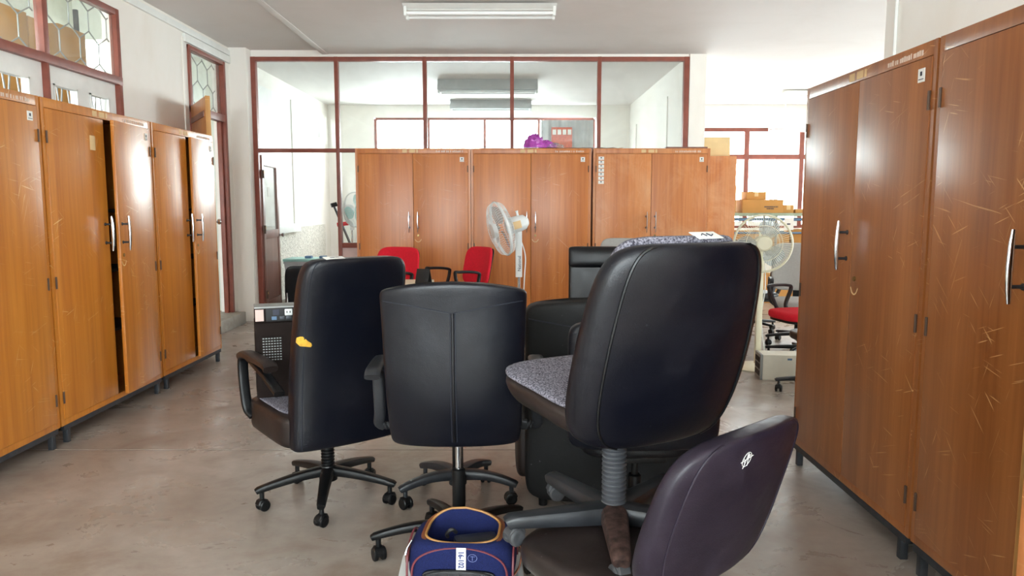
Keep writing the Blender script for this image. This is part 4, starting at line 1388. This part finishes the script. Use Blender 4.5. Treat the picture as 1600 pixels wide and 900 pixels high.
def carton(label, lo, hi, mat='carton', rz=0, tape=True, mark=None, group='cardboard boxes'):
    cx, cy = (lo[0] + hi[0]) / 2, (lo[1] + hi[1]) / 2
    c = thing('cardboard_box', label, 'box', (cx, cy, lo[2]), rz, group)
    w, d, h = (hi[0] - lo[0]) / 2, (hi[1] - lo[1]) / 2, hi[2] - lo[2]
    box_obj('body', (-w, -d, 0), (w, d, h - 0.003), mat, c, 0.004)
    for s in (-1, 1):
        box_obj('flap', (-w, 0.002 if s > 0 else -d, h - 0.003), (w, d if s > 0 else -0.002, h), mat, c)
    if tape:
        MB().box((-0.03, -d - 0.001, max(0.002, h - 0.07)), (0.03, -d, h)).box((-0.03, -d, h - .0005), (0.03, d, h + .0008)).obj('tape_strip', 'carton_pale', c, False)
    if mark:
        b = MB()
        x0 = mark
        rnd = random.Random(5)
        for row, n in ((0, 13), (1, 8)):
            x = x0 + row * 0.035
            for i in range(n):
                ww = rnd.choice((.008, .012, .014))
                b.box((x, -d - 0.0012, h * .42 - row * .028), (x + ww, -d, h * .42 - row * .028 + .018))
                x += ww + 0.004
        b.obj('print', 'ink', c, False)
    return c
zt = 1.276
carton('long cardboard box with dark print on the stacked table by the hall window', (3.50, 11.47, zt), (4.12, 11.87, zt + 0.20), mark=0.02, tape=False)
carton('small cardboard box lying on top of the long printed box', (3.58, 11.55, zt + 0.201), (3.88, 11.80, zt + 0.32))
carton('cardboard box at the right end of the printed box, its top bulging', (4.13, 11.5, zt), (4.29, 11.8, zt + 0.12))
carton('low cardboard box at far right on the stacked table, beside the right-hand cupboard', (4.31, 11.48, zt), (4.65, 11.8, zt + 0.055))
carton('tall cardboard box beside the side-on faded cupboard at left end of the stacked table', (3.18, 11.48, zt), (3.40, 11.85, zt + 0.42))
for i, (x, w, z, h, nm) in enumerate(((3.4, .42, .757, .25, 'leftmost'), (3.84, .4, .757, .2, 'second'), (4.28, .38, .757, .27, 'third'), (4.70, .42, .757, .22, 'fourth'))):
    carton('cardboard box on the shelf between the stacked tables, %s of four' % nm, (x, 11.5, z), (x + w, 11.85, z + h))
for i, (x, w, h, nm) in enumerate(((3.55, .5, .40, 'left'), (4.08, .42, .5, 'middle'), (4.55, .55, .42, 'right'))):
    carton('cardboard box on the floor before the stacked tables, %s of three' % nm, (x, 10.7, 0.0), (x + w, 11.1, h))
carton('cardboard box in the hall lying on top of the middle floor box', (4.1, 10.72, 0.501), (4.45, 11.05, 0.8))
carton('cardboard box on top of the right floor box behind the cream fan', (4.6, 10.72, 0.421), (5.05, 11.05, 0.78))
carton('pale cardboard box on top of the side-on faded cupboard beyond the white wall end', (2.34, 9.5, 2.001), (2.72, 9.85, 2.24), 'carton_pale')

# ------------------------------------------------------------------ on top of the back cupboards
bagp = thing('plastic_bag', 'crumpled pink and clear plastic bag on top of the middle back cupboard', 'bag', (0.27, 8.35, 2.018))
rnd = random.Random(11)
def crumple(name, mat, parent, cx, cy, rx, ry, h, seed, seg=22, rings=9):
    rn = random.Random(seed)
    rs = []
    for i in range(rings + 1):
        t = i / rings
        e = math.cos(t * PI / 2 * 0.98)
        rs.append([(cx + rx * e * math.cos(2 * PI * j / seg) * (1 + rn.uniform(-.16, .16)), cy + ry * e * math.sin(2 * PI * j / seg) * (1 + rn.uniform(-.16, .16)), h * math.sin(t * PI / 2) * (1 + (rn.uniform(-.2, .2) if t > 0 else 0))) for j in range(seg)])
    return MB().loft(rs).obj(name, mat, parent, angle=25)
crumple('pink_film', 'pink', bagp, -0.02, 0, 0.12, 0.08, 0.135, 3)
crumple('pink_film', 'pink', bagp, 0.10, 0.01, 0.13, 0.07, 0.075, 4)
crumple('clear_film', 'film', bagp, 0.19, 0.0, 0.11, 0.08, 0.05, 5)
sh = MB()
pts0, pts1 = [], []
for i in range(26):
    x = -0.35 + 1.55 * i / 25
    pts0.append((x, 8.155, 2.002 + 0.010 * abs(math.sin(i * 1.7))))
    pts1.append((x, 8.58, 2.004 + 0.012 * abs(math.sin(i * 2.3 + 1))))
vs = pts0 + pts1
sh._add(vs, [(i, i + 1, 27 + i, 26 + i) for i in range(25)])
tag(sh.obj('plastic_sheet', 'film'), 'thin clear plastic sheet spread along the tops of the back cupboards', 'sheet')
st_ = tag(MB().box((1.65, 8.18, 2.001), (2.1, 8.3, 2.018), 0.003).obj('dark_stick', 'wood_dark'), 'thin dark wooden strip lying on the right back cupboard', 'strip')

# ------------------------------------------------------------------ cream cabinet with a folded black card
dk = thing('filing_cabinet', 'low cream cabinet behind the black chairs, below the left red chair', 'cabinet', (-0.80, 5.6, 0))
box_obj('body', (-0.19, 0.0, 0.0), (0.17, 0.45, 0.80), 'cream_plastic', dk, 0.006)
for z in (0.05, 0.30, 0.55):
    d_ = box_obj('drawer', (-0.18, -0.012, z), (0.16, 0.0, z + 0.23), 'cream_plastic', dk, 0.004)
    box_obj('handle', (-0.06, -0.026, z + .17), (0.05, -0.012, z + .185), 'chrome', d_, 0.003)
fc_ = thing('desk_calendar', 'black tent-folded card standing on the low cream cabinet', 'calendar', (-0.68, 5.75, 0.801), R(-22))
for s in (-1, 1):
    MB().box((-0.055, -0.002, 0), (0.055, 0.002, 0.115), 0.0005, TRS((0, s * 0.035, 0), (R(s * 17.5), 0, 0))).obj('leaf', 'black', fc_)

# ------------------------------------------------------------------ blue bag on a printer, foreground
pr_ = thing('printer', 'white printer on the floor under the blue bag', 'printer', (-0.165, 2.30, 0), R(2))
box_obj('body', (-0.20, -0.17, 0.0), (0.20, 0.17, 0.165), 'pc_white', pr_, 0.02)
box_obj('lid', (-0.205, -0.165, 0.166), (0.205, 0.175, 0.215), 'white_plastic', pr_, 0.02)
box_obj('paper_slot', (-0.15, -0.1725, 0.05), (0.15, -0.168, 0.08), 'black', pr_)
box_obj('panel', (0.10, -0.13, 0.214), (0.185, 0.02, 0.218), 'curtain', pr_, 0.002)
bag = thing('duffel_bag', 'open navy blue bag with tan zip trim and maroon piping, standing on the white printer', 'bag', (-0.155, 2.315, 0.219), R(-4))
bag.scale = (1, 1, 0.8)
BW, BD, BH = 0.165, 0.115, 0.165
def bag_ring(f, z, wave=0.0, inset=0.0):
    ring = []
    for j in range(48):
        a = 2 * PI * j / 48
        x = (BW * f - inset) * spow(math.cos(a), 2 / 4.5)
        y = (BD * f - inset) * spow(math.sin(a), 2 / 4.5)
        ring.append((x, y, z))
    return ring
outer = [bag_ring(0.9, 0.0), bag_ring(0.98, 0.012), bag_ring(1.02, 0.05), bag_ring(1.02, 0.10), bag_ring(0.98, 0.145), bag_ring(0.90, 0.168), bag_ring(0.80, 0.176)]
def opening(f, z, k):
    # front rim sags in the middle, rear rim bows up
    r_ = bag_ring(f, z)
    out = []
    for (x, y, zz) in r_:
        u = 1 - (x / (BW * f)) ** 2
        out.append((x, y * (1 - 0.05 * u), zz + (k * 0.050 * u * (1 - 0.4 * x / BW) if y > 0 else -0.016 * u)))
    return out
outer.append(opening(0.70, 0.180, 1))
inner = [opening(0.68, 0.178, 1), bag_ring(0.72, 0.15), bag_ring(0.85, 0.10), bag_ring(0.85, 0.02)]
bb = MB().loft(outer + inner, cap=False)
bb._add(bag_ring(0.85, 0.02), [tuple(range(48))])
body = bb.obj('body', 'navy', bag, angle=60)
rim = opening(0.70, 0.181, 1)
MB().tube(rim, 0.0045, 8, closed=True).obj('zip_trim', 'tan', bag)
MB().tube([(x * 1.06, y * 1.10, z - 0.002) for x, y, z in opening(0.705, 0.179, 1)], 0.005, 8, closed=True, sx=1.6, sy=.5, up=(0, 0, 1)).obj('leather_band', 'brown_leather', bag)
for s in (-1, 1):
    pp = [(s * BW * 1.0, BD * .98 * math.cos(a) * (1 if True else 0), 0.02 + 0.145 * math.sin(a) ** .6) for a in [PI * i / 20 for i in range(21)]]
    MB().tube([(x * 1.0, y * 0.92, z) for x, y, z in pp], 0.0038, 6).obj('piping', 'maroon', bag)
fp = [(BW * .9 * math.cos(a), -BD * 0.985 + 0.010 * (math.sin(a) ** 4), 0.02 + 0.142 * math.sin(a) ** .5) for a in [PI * i / 30 for i in range(31)]]
MB().tube(fp, 0.0035, 6).obj('piping', 'maroon', bag)
pk = Pad(lambda t: 0.115, lambda t: 0.02, lambda t: -BD * 1.03, 0.0, 0.085, n=4, kw=4, kb=20, kt=6, nt=20)
pko = pk.build('net_pocket', 'mesh_black', bag)
MB().tube(pk.edge(PI / 2 + 3.14159, 0.5, 0.99, 4), 0.001, 4).obj('pocket_fold', 'black', pko)
ptop = [(0.115 * math.cos(a) * .98, -BD * 1.03 - 0.009, 0.03 + 0.055 * math.sin(a) ** .5) for a in [PI * i / 24 for i in range(25)]]
MB().tube(ptop, 0.0035, 6).obj('pocket_piping', 'black', pko)
tgs = MB()
for i in range(7):
    z0_, z1_ = 0.085 + 0.012 * i, 0.085 + 0.012 * (i + 1)
    y0_ = -BD * (1.02 if z0_ < .1 else 1.02 - (z0_ - .1) * 1.0) - 0.004
    y1_ = -BD * (1.02 if z1_ < .1 else 1.02 - (z1_ - .1) * 1.0) - 0.004
    tgs._add([(-0.008, y0_, z0_), (0.022, y0_, z0_), (0.022, y1_, z1_), (-0.008, y1_, z1_)], [(0, 1, 2, 3)])
tgo = tgs.obj('paper_tag', 'paper', bag)
text_obj('16-102', 'handwriting', 'ink_blue', tgo, 0.024, TRS((0.007, -BD * 1.02 - 0.0055, 0.127), (R(84), R(90), 0)), bold=0.0006)
lg_ = MB().tube([(0.042 + 0.014 * math.cos(2 * PI * i / 20), -BD * 0.985 - 0.0045, 0.132 + 0.015 * math.sin(2 * PI * i / 20)) for i in range(20)], 0.0006, 5, closed=True)
lg_.tube([(0.042, -BD * .985 - .0045, 0.122), (0.042, -BD * .985 - .0045, 0.140)], 0.0006, 5).tube([(0.036, -BD * .985 - .0045, 0.138), (0.05, -BD * .985 - .0045, 0.138)], 0.0006, 5)
lg_.obj('round_emblem', 'pale_blue', bag)
ep = MB().tube([(-BW * .99, -0.06, 0.152), (-BW * 1.02, -0.07, 0.12), (-BW * 1.03, -0.065, 0.085)], [0.012, 0.022, 0.02], 10, sx=1.0, sy=0.3, up=(1, 0, 0))
ep.obj('corner_patch', 'brown_leather', bag)
MB().tube([(-BW * .93, -0.075, 0.172), (-BW * 1.0, -0.092, 0.15), (-BW * 1.03, -0.098, 0.125)], 0.0035, 6).obj('zip_pull', 'chrome', bag)
MB().tube(smooth_path([(BW * 1.0, 0.03, 0.14), (BW * 1.12, 0.01, 0.10), (BW * 1.1, -0.02, 0.05), (BW * 1.0, -0.04, 0.02)], 6), 0.008, 8, sx=.4, sy=1, up=(0, 1, 0)).obj('strap', 'brown_leather', bag)
gc = thing('camera_case', 'dark grey padded case inside the open blue bag', 'case', (-0.11, 2.315, 0.240), R(14))
box_obj('body', (-0.075, -0.035, 0.0), (0.065, 0.035, 0.10), 'plastic_grey', gc, 0.014)
MB().tube(smooth_path([(-0.07, 0, 0.12), (-0.085, -.01, 0.136), (-0.10, 0.0, 0.12), (-0.095, 0.02, 0.10)], 6), 0.006, 8).obj('strap', 'black', gc)

# ------------------------------------------------------------------ far room seen through screen and doorway
wb_ = thing('storage_bin', 'grey plastic bin with blue clips beyond the open screen door', 'bin', (-2.87, 10.5, 0))
MB().loft([[(x * s, y * s, z) for x, y in ((-.26, -.2), (.34, -.2), (.34, .2), (-.26, .2))] for s, z in ((.88, 0), (1.0, .53), (1.04, .53), (1.04, .56))]).obj('body', 'curtain', wb_)
box_obj('lid', (-0.28, -0.215, 0.561), (0.36, 0.215, 0.60), 'aqua', wb_, 0.015)
for x in (0.0, 0.2):
    box_obj('clip', (x, -0.12, 0.6), (x + 0.09, -0.02, 0.635), 'blue_pipe', wb_, 0.01)
struct('trim_8', MB().box((XL + .03, 9.9, 0.0), (-2.3, 12.6, 0.06), 0.01), 'step')
wb_.location.z = 0.061
fs_ = thing('folding_stand', 'black folded exercise handle with red grip leaning in the far room by the doorway', 'stand', (-2.18, 10.25, 0.0))
wb_dummy = None
MB().tube([(0.18, 0.35, 0.02), (0.0, 0.1, 0.75), (-0.24, 0.0, 1.40)], 0.022, 10, sx=1.3, sy=.7).obj('arm', 'plastic_grey', fs_)
MB().tube([(0.3, -0.1, 0.02), (0.0, 0.1, 0.75)], 0.018, 10).obj('leg', 'plastic', fs_)
MB().tube([(-0.5 + .3, -0.1, 0.02), (0.0, 0.1, 0.75)], 0.018, 10).obj('leg', 'plastic', fs_)
MB().cyl((-0.19, -0.03, 1.13), (-0.05, 0.02, 1.15), 0.028, seg=12).obj('grip', 'fabric_red', fs_)
MB().cyl((-0.27, -0.01, 1.39), (-0.2, 0.02, 1.41), 0.03, seg=12).obj('end_cap', 'plastic', fs_)
fan('pale aqua-bladed pedestal fan in the far room behind the narrow pane', (-2.06, 9.7, 0), 0, 1.34, 0.22, R(0), R(62), 'white_plastic', 'aqua', 'aqua', 40, 0.26)
mr = thing('standing_mirror', 'tall narrow grey-framed board behind the narrow pane in the far room', 'board', (-2.12, 11.0, 0))
p_m = Pad(lambda t: 0.11, lambda t: 0.03, lambda t: 0, 0.0, 1.85, n=5, kw=30, kb=60, kt=60, nt=20)
p_m.build('board', 'curtain', mr)
box_obj('edge_strip', (0.03, -0.03, 0.05), (0.075, -0.015, 1.7), 'steel_dark', mr)
for x in (-0.1, 0.07):
    box_obj('foot', (x, -0.12, 0), (x + .03, 0.12, 0.02), 'plastic', mr)
bc = thing('folded_chair', 'dark seat edge leaning behind the open screen door in the far room', 'chair', (-2.78, 9.75, 0), R(20))
pbc = Pad(lambda t: 0.18, lambda t: 0.05, lambda t: -0.12 * t, 0.1, 0.62, n=4, kw=5, kb=5, kt=6, nt=16)
pbc.build('backrest', 'leather', bc)
MB().tube([(-0.15, 0.0, 0.35), (-0.17, 0.12, 0.0)], 0.012, 8).tube([(0.15, 0.0, 0.35), (0.17, 0.12, 0.0)], 0.012, 8).obj('rear_leg', 'chrome', bc)
MB().tube([(-0.15, 0.0, 0.35), (-0.17, -0.2, 0.0)], 0.012, 8).tube([(0.15, 0.0, 0.35), (0.17, -0.2, 0.0)], 0.012, 8).obj('front_leg', 'chrome', bc)
# grey curtain over the last bay, orange print hung on it
cu_ = MB()
row0, row1 = [], []
for i in range(41):
    x = 0.52 + 0.93 * i / 40
    y = BY - 0.06 + 0.02 * math.sin(i * 0.9)
    row0.append((x, y, 1.5))
    row1.append((x, y, 2.90))
cu_._add(row0 + row1, [(i, i + 1, 42 + i, 41 + i) for i in range(40)])
tag(cu_.obj('curtain', 'curtain'), 'grey curtain drawn over the last far-room window bay', 'curtain')
po = thing('poster', 'orange-red print with a row of pale squares on the grey far-room curtain', 'poster', (0.70, BY - 0.115, 2.05))
box_obj('sheet', (0, 0, 0), (0.37, 0.006, 0.72), 'orange_paper', po)
for i in range(4):
    box_obj('square', (0.02 + i * 0.09, -0.004, 0.59), (0.085 + i * 0.09, 0, 0.68), 'paper', po)
tag(box_obj('wall_switch', (-3.30 + .001, 13.0, 2.55), (-3.27, 13.09, 2.80), 'white_plastic'), 'small white box on the far-room side wall near the corner', 'switch box')

# ------------------------------------------------------------------ store beyond the left windows: rack with cartons
rk = thing('steel_rack', 'grey steel rack holding cartons behind the hexagon-grille windows', 'rack', (-4.75, 5.3, 0))
for x in (0.0, 0.55):
    for y in (0.0, 1.55, 3.1):
        box_obj('post', (x, y, 0), (x + 0.04, y + 0.04, 3.5), 'steel_dark', rk)
for z in (0.7, 1.5, 2.3):
    box_obj('shelf', (0, 0, z), (0.59, 3.14, z + 0.03), 'grille', rk)
for i, (y, w, h, nm) in enumerate(((5.36, .44, .7, 'first from the left'), (5.82, .44, .76, 'second from the left'), (6.28, .44, .72, 'third from the left'), (6.74, .42, .70, 'fourth from the left'), (7.18, .44, .74, 'last before the bright gap'))):
    carton('carton on the rack behind the hexagon grille, %s' % nm, (-4.70, y, 2.331), (-4.2, y + w, 2.331 + h), 'carton', 0, True, None, 'cartons on the steel rack')
